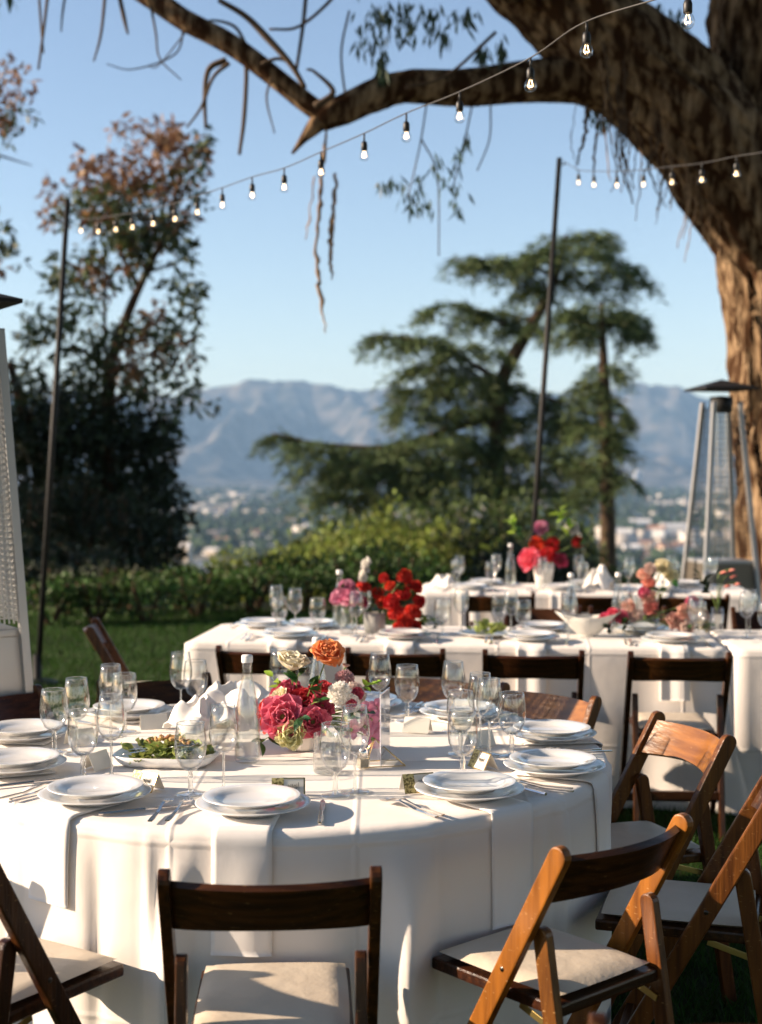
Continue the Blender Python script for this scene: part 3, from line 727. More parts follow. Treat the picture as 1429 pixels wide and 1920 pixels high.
pads1 = [(1090, 444, 120, 40), (1060, 470, 150, 44), (1010, 484, 80, 44), (930, 492, 120, 34), (870, 490, 60, 26), (1165, 505, 70, 50), (1190, 530, 34, 40), (1060, 525, 120, 50), (1000, 540, 60, 40),
         (850, 575, 100, 30), (920, 590, 120, 40), (985, 615, 80, 40), (730, 630, 80, 16), (800, 640, 100, 34), (880, 655, 130, 44), (820, 690, 130, 44), (880, 715, 150, 50), (790, 730, 90, 50), (770, 770, 80, 40), (950, 730, 110, 50),
         (1060, 755, 110, 50), (1100, 795, 100, 50), (1010, 790, 120, 50), (900, 775, 130, 50), (530, 818, 60, 16), (590, 838, 100, 26), (660, 850, 120, 40), (740, 845, 140, 50), (820, 825, 150, 50), (900, 835, 150, 60), (1000, 845, 140, 60), (1060, 880, 110, 70),
         (600, 880, 90, 40), (690, 890, 170, 60), (790, 880, 160, 70), (880, 890, 180, 70), (980, 915, 170, 70), (620, 930, 80, 40), (760, 930, 160, 60)]
cedar(c1, pads1, Y, 1.6)
for pix, rad in [([(985, 630), (930, 600), (850, 572)], [.1, .07, .03]), ([(942, 715), (880, 680), (800, 640), (700, 628)], [.12, .09, .06, .02]), ([(934, 780), (860, 800), (740, 838), (600, 832), (510, 812)], [.16, .13, .1, .06, .02]),
                 ([(940, 730), (1010, 740), (1090, 770)], [.1, .07, .03]), ([(1040, 535), (1100, 510), (1190, 515)], [.08, .06, .03]), ([(1045, 520), (960, 490), (850, 488)], [.08, .05, .02]), ([(934, 850), (860, 880), (700, 895)], [.12, .09, .04]), ([(934, 860), (1000, 860), (1080, 880)], [.1, .07, .04])]:
    limb(c1, 'bough', pix, Y, rad, M_['bark_dark'], 6)
Y = 41.0
c2 = thing('cedar_tree', 'slimmer cedar with a bare straight trunk below its crown', 'tree', (atY(1138, 1000, Y).x, Y, ground_h(0, Y)))
limb(c2, 'trunk', [(1140, 1110), (1138, 900), (1133, 720), (1128, 570)], Y, [.24, .2, .16, .07], M_['bark_dark'])
cedar(c2, [(1110, 580, 120, 46), (1060, 585, 60, 36), (1165, 590, 60, 44), (1085, 620, 60, 34), (1192, 625, 26, 40), (1150, 610, 70, 40), (1140, 690, 60, 30), (1105, 720, 50, 30), (1165, 785, 56, 30), (1120, 745, 60, 34), (1110, 800, 70, 40), (1160, 835, 50, 40), (1110, 865, 70, 50), (1155, 890, 46, 36), (1100, 920, 60, 50)], Y, 1.0)
for pix, rad in [([(1130, 620), (1080, 600), (1050, 590)], [.06, .04, .02]), ([(1130, 620), (1165, 600), (1195, 620)], [.06, .04, .02]), ([(1134, 780), (1185, 775)], [.06, .03]), ([(1134, 760), (1090, 720)], [.06, .03]), ([(1136, 850), (1165, 830)], [.05, .03]), ([(1136, 880), (1090, 870)], [.05, .03])]:
    limb(c2, 'bough', pix, Y, rad, M_['bark_dark'], 6, 4)

# shade trees standing beyond the left edge: they keep the slope under the tall tree dark
def shade_tree(x, y, h, r, label):
    t = thing('shade_tree', label, 'tree', (x, y, ground_h(x, y)))
    v, f = tube(*smooth_path([(0, 0, 0), (.1, .05, h * .35), (0, 0, h * .75)], [.22, .16, .06], 6), 10, rough=.1); mesh('trunk', v, f, M_['bark_dark'], t)
    foliage('crown', clumps((0, 0, h * .58), (r, r, h * .42), 26, (.3, .5)) + [((0, 0, h * .5), (r * .7, r * .7, h * .38))], M_['leaf_dark'], t, 330, .17, .08)
for x, y, h, r, lab in [(-10.5, 18.9, 6.5, 2.6, 'broad dark shade tree beyond the left edge, nearest the lawn'), (-9.5, 21.5, 7.5, 2.6, 'broad dark shade tree beyond the left edge, farther down the slope'), ]:
    shade_tree(x, y, h, r, lab)
for x, y, h, r, lab in [(-8.0, 12.4, 1.9, .8, 'rounded dark shrub beyond the left edge of the lawn'), (-7.2, 10.2, 1.7, .8, 'small rounded shrub beyond the left edge of the lawn')]:
    shade_tree(x, y, h, r, lab)

for x, y, h, r, lab in [(-6.0, -7.5, 9.0, 3.4, 'round shade tree behind the camera position, toward the sun'), (-.5, -8.5, 9.5, 3.8, 'round shade tree directly behind the camera position'), (5.0, -7.5, 9.0, 3.6, 'round shade tree behind the camera position, toward the trunk'), (9.0, -2.5, 9.0, 3.6, 'round shade tree beyond the cropped right chair'), (7.4, 3.8, 8.0, 3.0, 'round shade tree beyond the right edge, level with the round table')]:  # unseen trees added to cut ambient light from behind and right
    shade_tree(x, y, h, r, lab)
# ------------------------------------------------------------------ the old tree on the right
Y = 12.0
ot = thing('old_tree', 'massive old tree with rough sunlit trunk and dark leaning limbs overhead', 'tree', (3.75, Y, 0))
PXM = Y / F_PX
def ot_limb(name, pix, rpx, n=40, sub=14, rough=0.13, dY=None, m='bark', seed=1.0, rs=2.4):
    pts = [atY(a, b, Y + (dY[i] if dY else 0)) - ot.location for i, (a, b) in enumerate(pix)]
    p, r = smooth_path(pts, [q * PXM for q in rpx], sub)
    v, f = tube(p, r, n, rough=rough, seed=seed, rscale=rs)
    return mesh(name, v, f, M_[m], ot)
ot_limb('trunk', [(1530, 1310), (1520, 1200), (1512, 1000), (1496, 800), (1476, 620), (1458, 480), (1440, 360), (1432, 240), (1440, 120), (1452, 0), (1470, -160), (1500, -400)],
        [150, 128, 116, 112, 110, 106, 102, 100, 104, 108, 104, 96], 110, 22, 0.15, seed=3.0)
ot_limb('limb', [(1470, 560), (1422, 430), (1352, 300), (1262, 190), (1150, 85), (1030, -20), (920, -120), (760, -300)], [70, 92, 98, 98, 92, 84, 76, 60], 80, 20, 0.15, [0, -.15, -.3, -.4, -.5, -.5, -.4, 0], seed=8.0)
ot_limb('bough', [(1180, 175), (1085, 150), (1000, 152), (870, 165), (760, 163), (700, 180), (640, 207), (600, 226)], [52, 42, 36, 31, 28, 27, 24, 20], 28, 12, 0.09, [-.4, -.5, -.6, -.8, -.9, -1.0, -1.1, -1.1], seed=5.0)
ot_limb('bough', [(606, 215), (560, 180), (500, 133), (430, 82), (350, 40), (280, -8), (180, -70)], [17, 17, 17, 18, 18, 19, 18], 20, 8, 0.07, [-1.1, -1.1, -1.1, -1.1, -1.1, -1.0, -.9], seed=6.0)
ot_limb('bough_stub', [(606, 222), (585, 243), (568, 262), (548, 288)], [17, 12, 7, 2.5], 12, 6, 0.12, [-1.1] * 4)
for pix, r in [([(572, 165), (545, 120), (500, 70), (460, 30), (410, 0)], [4, 5, 6, 5, 4]), ([(590, 200), (625, 172), (590, 135), (575, 130)], [6, 5, 3, 2]), ([(490, 120), (520, 110), (545, 118)], [3, 3, 2]),
               ([(425, 112), (392, 130), (384, 180), (386, 240)], [6, 5, 4, 3]), ([(430, 118), (400, 145), (378, 200), (350, 240)], [4, 3, 2.5, 1.5]), ([(455, 92), (462, 130), (458, 220), (449, 290)], [5, 4, 4, 3]),
               ([(462, 85), (440, 50), (400, 38), (385, 44)], [3, 3, 2, 1.5]), ([(280, -5), (292, 60), (300, 110), (340, 150)], [2.5, 2, 1.5, 1]), ([(215, -50), (232, 30), (240, 64)], [4, 4, 2]),
               ([(200, -40), (190, 60), (176, 115)], [3, 2.5, 1.5]), ([(95, -60), (84, 40), (72, 130)], [3, 2.5, 2]), ([(70, -60), (78, 60), (82, 100)], [2.5, 2, 1.5]), ([(575, -20), (568, 50), (556, 130)], [4, 3.5, 3]),
               ([(505, 55), (560, 50), (620, 0), (640, -40)], [2, 2.5, 3, 3]), ([(520, 125), (500, 180), (515, 250)], [2, 2, 1.2]), ([(345, 40), (330, 100), (250, 130), (200, 120)], [2, 1.6, 1.2, .8]), ([(130, -50), (118, 20), (115, 60)], [2.4, 2, 1.2]),
               ([(650, 200), (640, 100), (655, 20)], [2, 2, 2]), ([(760, 165), (840, 140), (930, 60)], [2.5, 2.5, 3]), ([(360, 45), (300, 120), (280, 125)], [1.5, 1.2, 1])]:
    ot_limb('twig', pix, r, 6, 6, 0.05, [-1.0 + random.uniform(-.5, .3)] * len(pix) if len(pix) else None, 'twig')
# peeling bark strips hanging from the bough
def strip(pix, rpx, m='bark_strip', dy=-1.1, flat=.35):
    pts = [atY(a, b, Y + dy) - ot.location for a, b in pix]
    p, r = smooth_path(pts, [q * PXM for q in rpx], 7)
    rs_ = random.Random(pix[0][0])
    p = [q + Vector((rs_.gauss(0, .006), rs_.gauss(0, .006), 0)) * (1 if 0 < i < len(p) - 1 else 0) for i, q in enumerate(p)]
    r = [q * rs_.uniform(.55, 1.15) for q in r]
    v, f = tube(p, r, 8, flat=flat, rough=0.4, seed=pix[0][0])
    return mesh('bark_strip', v, f, M_[m], ot)
strip([(612, 240), (606, 300), (602, 370), (594, 440), (596, 520), (604, 570), (610, 625)], [7, 12, 11, 9, 10, 9, 3])
strip([(628, 325), (628, 380), (622, 430), (620, 480), (622, 525)], [4, 9, 12, 8, 3])
strip([(590, 330), (578, 420), (572, 450)], [1.5, 1.5, 1])
strip([(1100, 195), (1098, 240), (1088, 285), (1083, 310)], [3, 5, 3, 2], 'twig')
strip([(1122, 215), (1116, 270), (1112, 330)], [4, 5, 2], 'twig')
strip([(1080, 190), (1072, 260), (1082, 320)], [1.5, 1.5, 1], 'twig')
strip([(1140, 220), (1150, 290), (1170, 330)], [2, 2, 1], 'twig')
strip([(1200, 255), (1218, 320), (1250, 390)], [2, 1.6, 1], 'twig')
strip([(1262, 330), (1300, 395), (1330, 420)], [3, 4, 10], 'bark', -.2, .8)
strip([(1285, 400), (1310, 415), (1345, 440)], [4, 8, 14], 'bark', -.2, .8)
for k in range(46):
    px = random.uniform(1120, 1350); t = (px - 1120) / 230
    y0 = 120 + t * 230 + random.uniform(-60, 60)
    strip([(px, y0), (px + random.uniform(-14, 14), y0 + 60), (px + random.uniform(-26, 26), y0 + random.uniform(90, 170))], [1.6, 2.2, 1.2], random.choice(('twig', 'bark_strip')), -1.35 + .9 * t, .6)
for k in range(34):
    px = random.uniform(1385, 1440); y0 = random.uniform(-20, 900)
    strip([(px - 40 + y0 * .04, y0), (px - 38 + y0 * .04 + random.uniform(-8, 8), y0 + 50), (px - 36 + y0 * .045 + random.uniform(-12, 12), y0 + 120)], [2, 6, 2], 'bark', -1.02 * PXM * 108 * .0 - random.uniform(.30, .46), .4)
# hanging sprays of leaves
def spray(cl, n, L=0.11, W=0.022, dy=-1.0, twigs=True):
    P, D = [], []
    tb = MB()
    for cx, cy_, rx, ry in cl:
        k = n
        c = [atY(cx + random.gauss(0, .5) * rx, cy_ + random.gauss(0, .5) * ry, Y + dy + random.gauss(0, .25)) - ot.location for _ in range(k)]
        P += [tuple(q) for q in c]; D += [(random.gauss(0, .35), random.gauss(0, .35), -1) for _ in c]
    P = np.array(P); D = np.array(D)
    o = leaf_mesh('leaf_spray', P, D, L * RNG.uniform(.7, 1.3, len(P)), W * RNG.uniform(.8, 1.3, len(P)), M_['leaf_tree'], ot)
    o['kind'] = 'stuff'; return o
spray([(790, 335, 28, 26), (765, 360, 20, 20), (845, 340, 20, 36), (855, 300, 14, 30), (820, 300, 18, 20), (735, 335, 16, 14), (855, 375, 16, 18), (770, 385, 16, 12), (875, 260, 10, 20), (715, 345, 6, 6), (800, 375, 12, 20)], 13)
for pix in ([(800, 195), (790, 260), (775, 330), (765, 370)], [(885, 200), (870, 270), (850, 350)], [(790, 260), (820, 330), (823, 480)], [(920, 190), (918, 260), (895, 320)]):
    ot_limb('twig', pix, [1.6, 1.4, 1.2, 1][:len(pix)], 5, 6, 0.05, [-1.0] * len(pix), 'twig')
spray([(700, 30, 40, 36), (760, 50, 40, 30), (690, 75, 26, 24), (715, 115, 12, 24), (800, 20, 40, 20), (830, 60, 20, 20), (745, 15, 40, 20), (870, 25, 20, 20), (905, 95, 10, 18), (940, 85, 6, 24), (720, 135, 8, 12)], 34, .12, .026)
spray([(1190, 10, 30, 24), (1240, 20, 30, 20), (1150, 0, 20, 12), (1280, 30, 30, 20), (1110, 205, 12, 10), (1130, 225, 14, 12)], 22, .12, .03, .5)

# unseen crown overhead, spread wide to hold back ambient sky light
for pix, r in [([(980, -40), (700, -420), (300, -700), (-200, -900)], [50, 40, 28, 14]), ([(1470, -200), (1500, -700), (1300, -1300)], [90, 60, 24]), ([(1500, -400), (1900, -800), (2300, -1000)], [70, 44, 20]), ([(1470, -260), (1300, -700), (1200, -900), (1180, -900)], [80, 50, 30, 16]), ([(700, -420), (760, -800), (700, -1200)], [34, 24, 12])]:
    ot_limb('limb', pix, r, 16, 8, .08, [-.8, -2.6, -5.0, -8.0][:len(pix)])
sp = []
while len(sp) < 900:
    x, y, z = random.uniform(-3.2, 10), random.uniform(-5, 17), random.uniform(4.6, 10.5)
    if z < 3.0 + .355 * max(y, 0) + max(0, (-x) * .12) or z < 5.2: continue
    if ((x - 3) / 7) ** 2 + ((y - 7) / 12.5) ** 2 > 1.0: continue
    sp.append((np.array((x, y, z)) - np.array(ot.location), (.55, .55, .45)))
for k in range(270):        # unseen crown skirt beyond the upper left, added to shade the limbs
    x = random.uniform(-7.5, -3.7); z0 = 3.75 + (3 - x) * .364
    sp.append((np.array((x, random.uniform(10.2, 13.6), random.uniform(z0, z0 + 2.6))) - np.array(ot.location), (.6, .6, .4)))
foliage('crown', sp, M_['leaf_tree'], ot, 300, .20, .065, up=0, droop=.4)
for pix, r in [([(180, -70), (-200, -260), (-500, -500)], [18, 14, 6]), ([(-200, -260), (-420, -300), (-700, -420)], [12, 9, 4])]:  # boughs added to carry the shading skirt
    ot_limb('bough', pix, r, 12, 8, .08, [-.9, -.6, 0])
# ------------------------------------------------------------------ poles and string lights
def pole(top, foot, r, label):
    top, foot = Vector(top), Vector(foot)
    p = thing('light_pole', label, 'pole', foot)
    v, f = tube([Vector((0, 0, 0)), (top - foot) * .5, top - foot], [r, r, r * .9], 12)
    mesh('pole_tube', v, f, M_['dark_metal'], p)
    v, f = lathe([(0, .0), (.16, .0), (.16, .02), (.05, .04), (r + .01, .05), (r + .01, .22), (r, .22)], 20)
    mesh('base_plate', v, f, M_['dark_metal'], p)
    v, f = tube([(top - foot) * .985, (top - foot) * .985 + Vector((.06, 0, .02))], [.006, .006], 6)
    mesh('hook', v, f, M_['steel'], p)
    return p
lp_top = atY(127, 374, 10.2); lp_foot = atZ(66, 1282, 0.0); lp_foot = Vector((lp_top.x - .25, 10.2, 0))
pole(lp_top, lp_foot, .022, 'thin black light pole leaning before the tall dark left tree')
rp_top = atY(1049, 296, 10.6); d_ = atY(1000, 1010, 10.6) - rp_top; rp_foot = rp_top + d_ * (rp_top.z / -d_.z)
pole(rp_top, rp_foot, .022, 'thin black light pole leaning before the cedars')
M_['bulb_glow'] = mat('bulb_filament', (1, .8, .5), 0.5, emit=((1.0, .66, .34), 5.0))
M_['socket'] = mat('black_rubber_socket', (0.012, 0.012, 0.012), 0.5)
M_['cable'] = mat('string_cable', (0.05, 0.047, 0.045), 0.5)
sv, sf = lathe([(0, 0), (.010, 0), (.012, -.006), (.0135, -.010), (.0135, -.034), (.011, -.037), (0, -.037)], 14)
gv, gf = lathe([(.010, -.036), (.013, -.041), (.0185, -.050), (.0210, -.060), (.0195, -.070), (.012, -.078), (0, -.080)], 18)
def string(label, pts3, bulbs3):
    root = thing('string_lights', label, 'string lights', pts3[0])
    p, r = smooth_path([Vector(q) - root.location for q in pts3], [.0026] * len(pts3), 8)
    v, f = tube(p, r, 6); mesh('cable', v, f, M_['cable'], root)
    first = None
    for q in bulbs3:
        q = Vector(q) - root.location
        drop = 0.035
        if first is None:
            s = mesh('socket', sv, sf, M_['socket'], root)
            v, f = tube([(0, 0, drop), (0, 0, 0)], [.004, .004], 6); mesh('lead', v, f, M_['socket'], s)
            b = mesh('bulb', gv, gf, M_['glass'], s)
            v, f = tube([(-.003, 0, -.040), (-.008, .002, -.062), (-.004, .006, -.066), (0, .002, -.060), (.004, -.004, -.066), (.008, 0, -.062), (.003, 0, -.040)], [.0009, .0011, .0014, .0014, .0014, .0011, .0009], 5)
            mesh('filament', v, f, M_['bulb_glow'], s)
            s.location = q - Vector((0, 0, drop)); first = s
        else:
            dup(first, q - Vector((0, 0, drop)), parent=root)
    return root
# one straight run measured on the picture, spaced 0.4 m
b1 = [(1290, -22, 4.05), (1100, 40, 4.49), (995, 108, 4.78), (862, 172, 5.2), (762, 212, 5.57), (683, 250, 5.91), (602, 285, 6.29), (533, 315, 6.66), (473, 332, 7.02), (417, 352, 7.4), (370, 367, 7.74), (328, 381, 8.08), (287, 391, 8.44), (248, 399, 8.81), (217, 404, 9.13), (184, 409, 9.5), (152, 408, 9.88)]
b1w = [atY(*q) for q in b1]
string('long string of glowing clear bulbs crossing the sky to the left pole', [atY(1480, -120, 3.7)] + b1w + [lp_top + Vector((.02, 0, -.02))], b1w)
b2 = [(1085, 318, 9.9), (1114, 321, 9.45), (1157, 321, 9.0), (1207, 318, 8.55), (1260, 312, 8.1), (1316, 306, 7.68), (1381, 293, 7.3), (1452, 282, 6.95)]
b2w = [atY(*q) for q in b2]
string('short string of lit bulbs between the cedar pole and big trunk', [rp_top + Vector((.02, 0, -.02))] + b2w + [atY(1540, 262, 6.6)], b2w)

# ------------------------------------------------------------------ pyramid patio heaters
def heater(loc, rz, label, wt=.105, zt=.88):
    h = thing('patio_heater', label, 'patio heater', loc, rz)
    v, f = box(.53, .53, .05, (0, 0, .06), .01); mesh('foot', v, f, M_['dark_metal'], h)
    zb = .08; wid = lambda z: 2 * (.262 + (wt - .262) * (z - .06) / 2.04) - .03; wb, wz = wid(zb), wid(zt)
    q = [(s * w / 2, t * w / 2, z) for z, w in ((zb, wb), (zt, wz)) for s, t in ((-1, -1), (1, -1), (1, 1), (-1, 1))]
    for k in range(4):
        k2 = (k + 1) % 4
        mesh('side_panel', [q[k], q[k2], q[k2 + 4], q[k + 4]], [(0, 1, 2, 3)], M_['heater_box' if zt < .9 else 'steel'], h, False)
    v, f = box(wz + .01, wz + .01, .03, (0, 0, zt + .005), .005); mesh('burner_deck', v, f, M_['steel'], h)
    for s, t in ((-1, -1), (1, -1), (1, 1), (-1, 1)):
        v, f = prism_between((s * .262, t * .262, .06), (s * wt, t * wt, 2.10), .031, .031, Vector((1, 0, 0)), .003)
        mesh('leg', v, f, M_['steel'], h, False)
    v, f = lathe([(.05, zt + .02), (.05, 2.02)], 20); mesh('flame_tube', v, f, M_['glass'], h)
    v, f = lathe([(.07, 2.02), (.085, 2.03), (.085, 2.14), (.0, 2.15)], 20); mesh('burner_head', v, f, M_['dark_metal'], h)
    for k in range(4):                           # wire guards between the legs
        g = MB(); a = k * PI / 2; Rm = Matrix.Rotation(a, 4, 'Z')
        pitch_, wd = (.042, .0022) if zt < .9 else (.022, .0052)
        n_ = int((2.04 - zt) / pitch_)
        for i in range(n_):
            z = zt + .06 + i * pitch_; w = .262 + (wt - .262) * (z - .06) / 2.04
            g.add(*box(2 * w, .0022, wd, (0, -w, z)), 0, Rm)
        nn = 5 if zt < .9 else 12
        for i in range(1 - nn, nn):
            u = i / nn
            v, f = prism_between((u * (wz / 2 + .015), -(wz / 2 + .015), zt + .04), (u * wt, -wt, 2.06), .002 if zt < .9 else .0055, .0026, Vector((1, 0, 0)), 0)
            g.add(v, f, 0, Rm)
        g.build('wire_guard', M_['bolt' if zt < .9 else 'steel'], h)
    hw = .215
    rv_ = [(-.30, -.30, 2.19), (.30, -.30, 2.19), (.30, .30, 2.19), (-.30, .30, 2.19), (-.30, -.30, 2.205), (.30, -.30, 2.205), (.30, .30, 2.205), (-.30, .30, 2.205), (0, 0, 2.275)]
    mesh('hood', [(x / .3 * hw, y / .3 * hw, z) for x, y, z in rv_], [(3, 2, 1, 0), (0, 1, 5, 4), (1, 2, 6, 5), (2, 3, 7, 6), (3, 0, 4, 7), (4, 5, 8), (5, 6, 8), (6, 7, 8), (7, 4, 8)], M_['dark_metal'], h, False)
    return h
lh = heater((-1.58, 5.05, 0), R(33), 'steel pyramid patio heater standing behind the round table at the lawn', .15, 1.0)
rh = heater((2.60, 10.62, 0), R(10), 'steel pyramid patio heater standing before the big tree trunk')
# ------------------------------------------------------------------ tables and cloths
TC = Vector((-0.27, 4.1, 0)); TR = 0.935; TZ = 0.762
chair_deg = [272, 307, 333, 4, 42, 70, 118, 146, 173, 205, 241]
ch_r = {272: 1.17, 307: 1.16, 333: 1.17, 4: 1.00, 42: 0.93, 70: 1.00, 118: 1.00, 146: 1.05, 173: 1.16, 205: 1.16, 241: 1.165}
fold_ph = [random.uniform(0, 2 * PI) for _ in range(8)]
rf_ = random.Random(21)
RIDGES = []
for k in range(30):
    RIDGES.append((R(k * 12 + rf_.uniform(-5, 5)), rf_.uniform(.025, .075), rf_.uniform(.012, .050), rf_.uniform(-.10, .10), rf_.uniform(0, .25)))
RIDGES += [(R(238.5), .040, .075, .03, 0), (R(251), .045, .065, .04, 0), (R(258), .030, .05, -.03, .08), (R(289), .05, .06, .05, .05), (R(295), .035, .05, 0, .1), (R(322), .05, .05, .04, 0)]
VALLEYS = [(R(244.5), .035, .05), (R(254.5), .03, .03), (R(284), .06, .03), (R(300), .05, .03), (R(316), .06, .03)]
def adiff(a, b): return math.atan2(math.sin(a - b), math.cos(a - b))
def cloth_r(th, z):
    """radius of the hanging cloth at angle th and height z"""
    t = max(0.0, (TZ - z) / TZ)
    r = TR + .008 + .016 * t
    fold = 0.0
    for a, w, amp, slant, start in RIDGES:
        d = adiff(th, a + slant * t) / (w * (1 + .5 * t))
        if abs(d) < 4: fold += 1.25 * amp * (1 / math.cosh(d) ** 2) * max(0, min(1, (t - start) * 2.4 / (1 - start))) ** .9
    for a, w, amp in VALLEYS:
        d = adiff(th, a) / (w * (1 + .6 * t))
        if abs(d) < 4: fold -= amp * (1 / math.cosh(d) ** 2) * min(1, t * 2.2)
    r += fold + .006 * math.sin(th * 31 + z * 9) * min(1, t * 3) * noise.noise(Vector((th * 3, z * 2, 1)))
    r += .006 * min(1, t * 5) * noise.noise(Vector((th * 5, z * 3.5 + th * 2, 3.0)))
    for c in chair_deg:
        d = abs(adiff(th, R(c)))
        if d < .34:
            rf = ch_r[c] - .214                     # the seat's front edge keeps the cloth in
            if rf < TR:
                k = max(0.0, min(1.0, (.75 - z) / .26)); k = k * k * (3 - 2 * k)
                lim = (TR + .006) * (1 - k) + rf * k
            else: lim = rf
            lim += (0 if d < .20 else (d - .20) / .14 * .12)
            # soft minimum
            e = r - lim
            if e > -.02: r = lim - .02 * math.exp(-(e + .02) / .02) if e > -.02 else r
    return r
NT = 560
v, f = [(0, 0, TZ)], []
rows = []
for rr in (.25, .5, .7, .82, .89, .92, TR - .004): rows.append([(rr * math.cos(2 * PI * k / NT), rr * math.sin(2 * PI * k / NT), TZ - (0.004 if rr > .925 else 0)) for k in range(NT)])
for z in [TZ - .014, TZ - .03] + list(np.linspace(TZ - .05, .012, 34)):
    row = []
    for k in range(NT):
        th = 2 * PI * k / NT; r = cloth_r(th, z)
        row.append((r * math.cos(th), r * math.sin(th), z))
    rows.append(row)
for row in rows: v += row
for k in range(NT): f.append((0, 1 + k, 1 + (k + 1) % NT))
for i in range(len(rows) - 1):
    for k in range(NT):
        a, b = 1 + i * NT, 1 + (i + 1) * NT; k2 = (k + 1) % NT
        f.append((a + k, b + k, b + k2, a + k2))
rt = thing('round_table', 'round banquet table hidden under the floor length cloth', 'table', TC)
vv_, ff_ = lathe([(0, .735), (.91, .735), (.91, .757), (0, .757)], 48); mesh('tabletop', vv_, ff_, M_['wood_h'], rt, False)
for k in range(4):
    vv_, ff_ = box(.035, .035, .735, (.55 * math.cos(PI / 4 + k * PI / 2), .55 * math.sin(PI / 4 + k * PI / 2), .3675)); mesh('leg', vv_, ff_, M_['dark_metal'], rt, False)
tcl = tag(mesh('tablecloth', v, f, M_['cloth']), 'floor length white cloth on the round table nearest the camera', 'tablecloth', 'white tablecloths')
tcl.location = TC

class Rect:
    """a long table in its own frame: u along the front edge from its left corner, v away from the camera"""
    def __init__(s, fl, deg, L, D): s.o = Vector((*fl, 0)); s.a = R(deg); s.L = L; s.D = D; s.ex = Vector((math.cos(s.a), math.sin(s.a), 0)); s.ey = Vector((-math.sin(s.a), math.cos(s.a), 0))
    def at(s, u, v, z=.764): return s.o + s.ex * u + s.ey * v + Vector((0, 0, z))
T2 = Rect((-.945, 6.66), -6.0, 2.56, .80)
T2b = Rect((1.632, 6.372), -5.5, 2.4, .80)
T3 = Rect((.25, 9.30), -5.0, 2.25, .80)
def rect_cloth(T, label, tlabel):
    per = []
    N = 60
    rc = .03
    segs = [((rc, 0), (T.L - rc, 0), N), ((T.L, rc), (T.L, T.D - rc), 22), ((T.L - rc, T.D), (rc, T.D), N), ((0, T.D - rc), (0, rc), 22)]
    for (a, b, n) in segs:
        for k in range(n + 1): per.append(Vector((a[0] + (b[0] - a[0]) * k / n, a[1] + (b[1] - a[1]) * k / n, 0)))
    n = len(per); c = Vector((T.L / 2, T.D / 2, 0))
    rows = []
    for s_, z in ((.4, TZ), (.8, TZ), (.97, TZ), (.992, TZ - .002)):
        rows.append([c + (p - c) * s_ + Vector((0, 0, z)) for p in per])
    ph = random.uniform(0, 6)
    for z in [TZ - .012, TZ - .03] + list(np.linspace(TZ - .06, .01, 18)):
        t = (TZ - z) / TZ; row = []
        for k, p in enumerate(per):
            x, y = p.x, p.y
            dx = min(x, T.L - x); dy = min(y, T.D - y)
            out = Vector((0, 0, 0))
            if y < .035: out += Vector((0, -1, 0))
            if y > T.D - .035: out += Vector((0, 1, 0))
            if x < .035: out += Vector((-1, 0, 0))
            if x > T.L - .035: out += Vector((1, 0, 0))
            s_ = x + y * 1.3
            corner = math.exp(-((min(dx + dy, 1)) / .10) ** 2)
            amt = .006 + t * (.018 * math.sin(s_ * 9 + ph) + .012 * math.sin(s_ * 21 + 2 * ph) + .02) + corner * .07 * t ** 1.1
            q = p + out * amt; q.z = z; row.append(q)
        rows.append(row)
    v = [Vector((T.L / 2, T.D / 2, TZ))]; f = []
    for r_ in rows: v += r_
    for k in range(n): f.append((0, 1 + k, 1 + (k + 1) % n))
    for i in range(len(rows) - 1):
        for k in range(n):
            a, b = 1 + i * n, 1 + (i + 1) * n; k2 = (k + 1) % n
            f.append((a + k, b + k, b + k2, a + k2))
    t_ = thing('long_table', tlabel, 'table', T.o, T.a)
    vv_, ff_ = box(T.L - .03, T.D - .03, .03, (T.L / 2, T.D / 2, .742)); mesh('tabletop', vv_, ff_, M_['wood_h'], t_, False)
    for x in (.25, T.L - .25):
        for y in (.12, T.D - .12):
            vv_, ff_ = box(.03, .03, .727, (x, y, .3635)); mesh('leg', vv_, ff_, M_['dark_metal'], t_, False)
    o = mesh('tablecloth', v, f, M_['cloth']); o.location = T.o; o.rotation_euler = (0, 0, T.a)
    tag(o, label, 'tablecloth', 'white tablecloths')
rect_cloth(T2, 'white cloth over the long middle table with red poppies', 'long banquet table under the cloth with red poppies')
rect_cloth(T2b, 'white cloth of the table at the picture edge right of the long middle table', 'banquet table at the picture edge beside the middle table')
rect_cloth(T3, 'white cloth over the farthest table near the cedars', 'banquet table farthest away near the cedars')

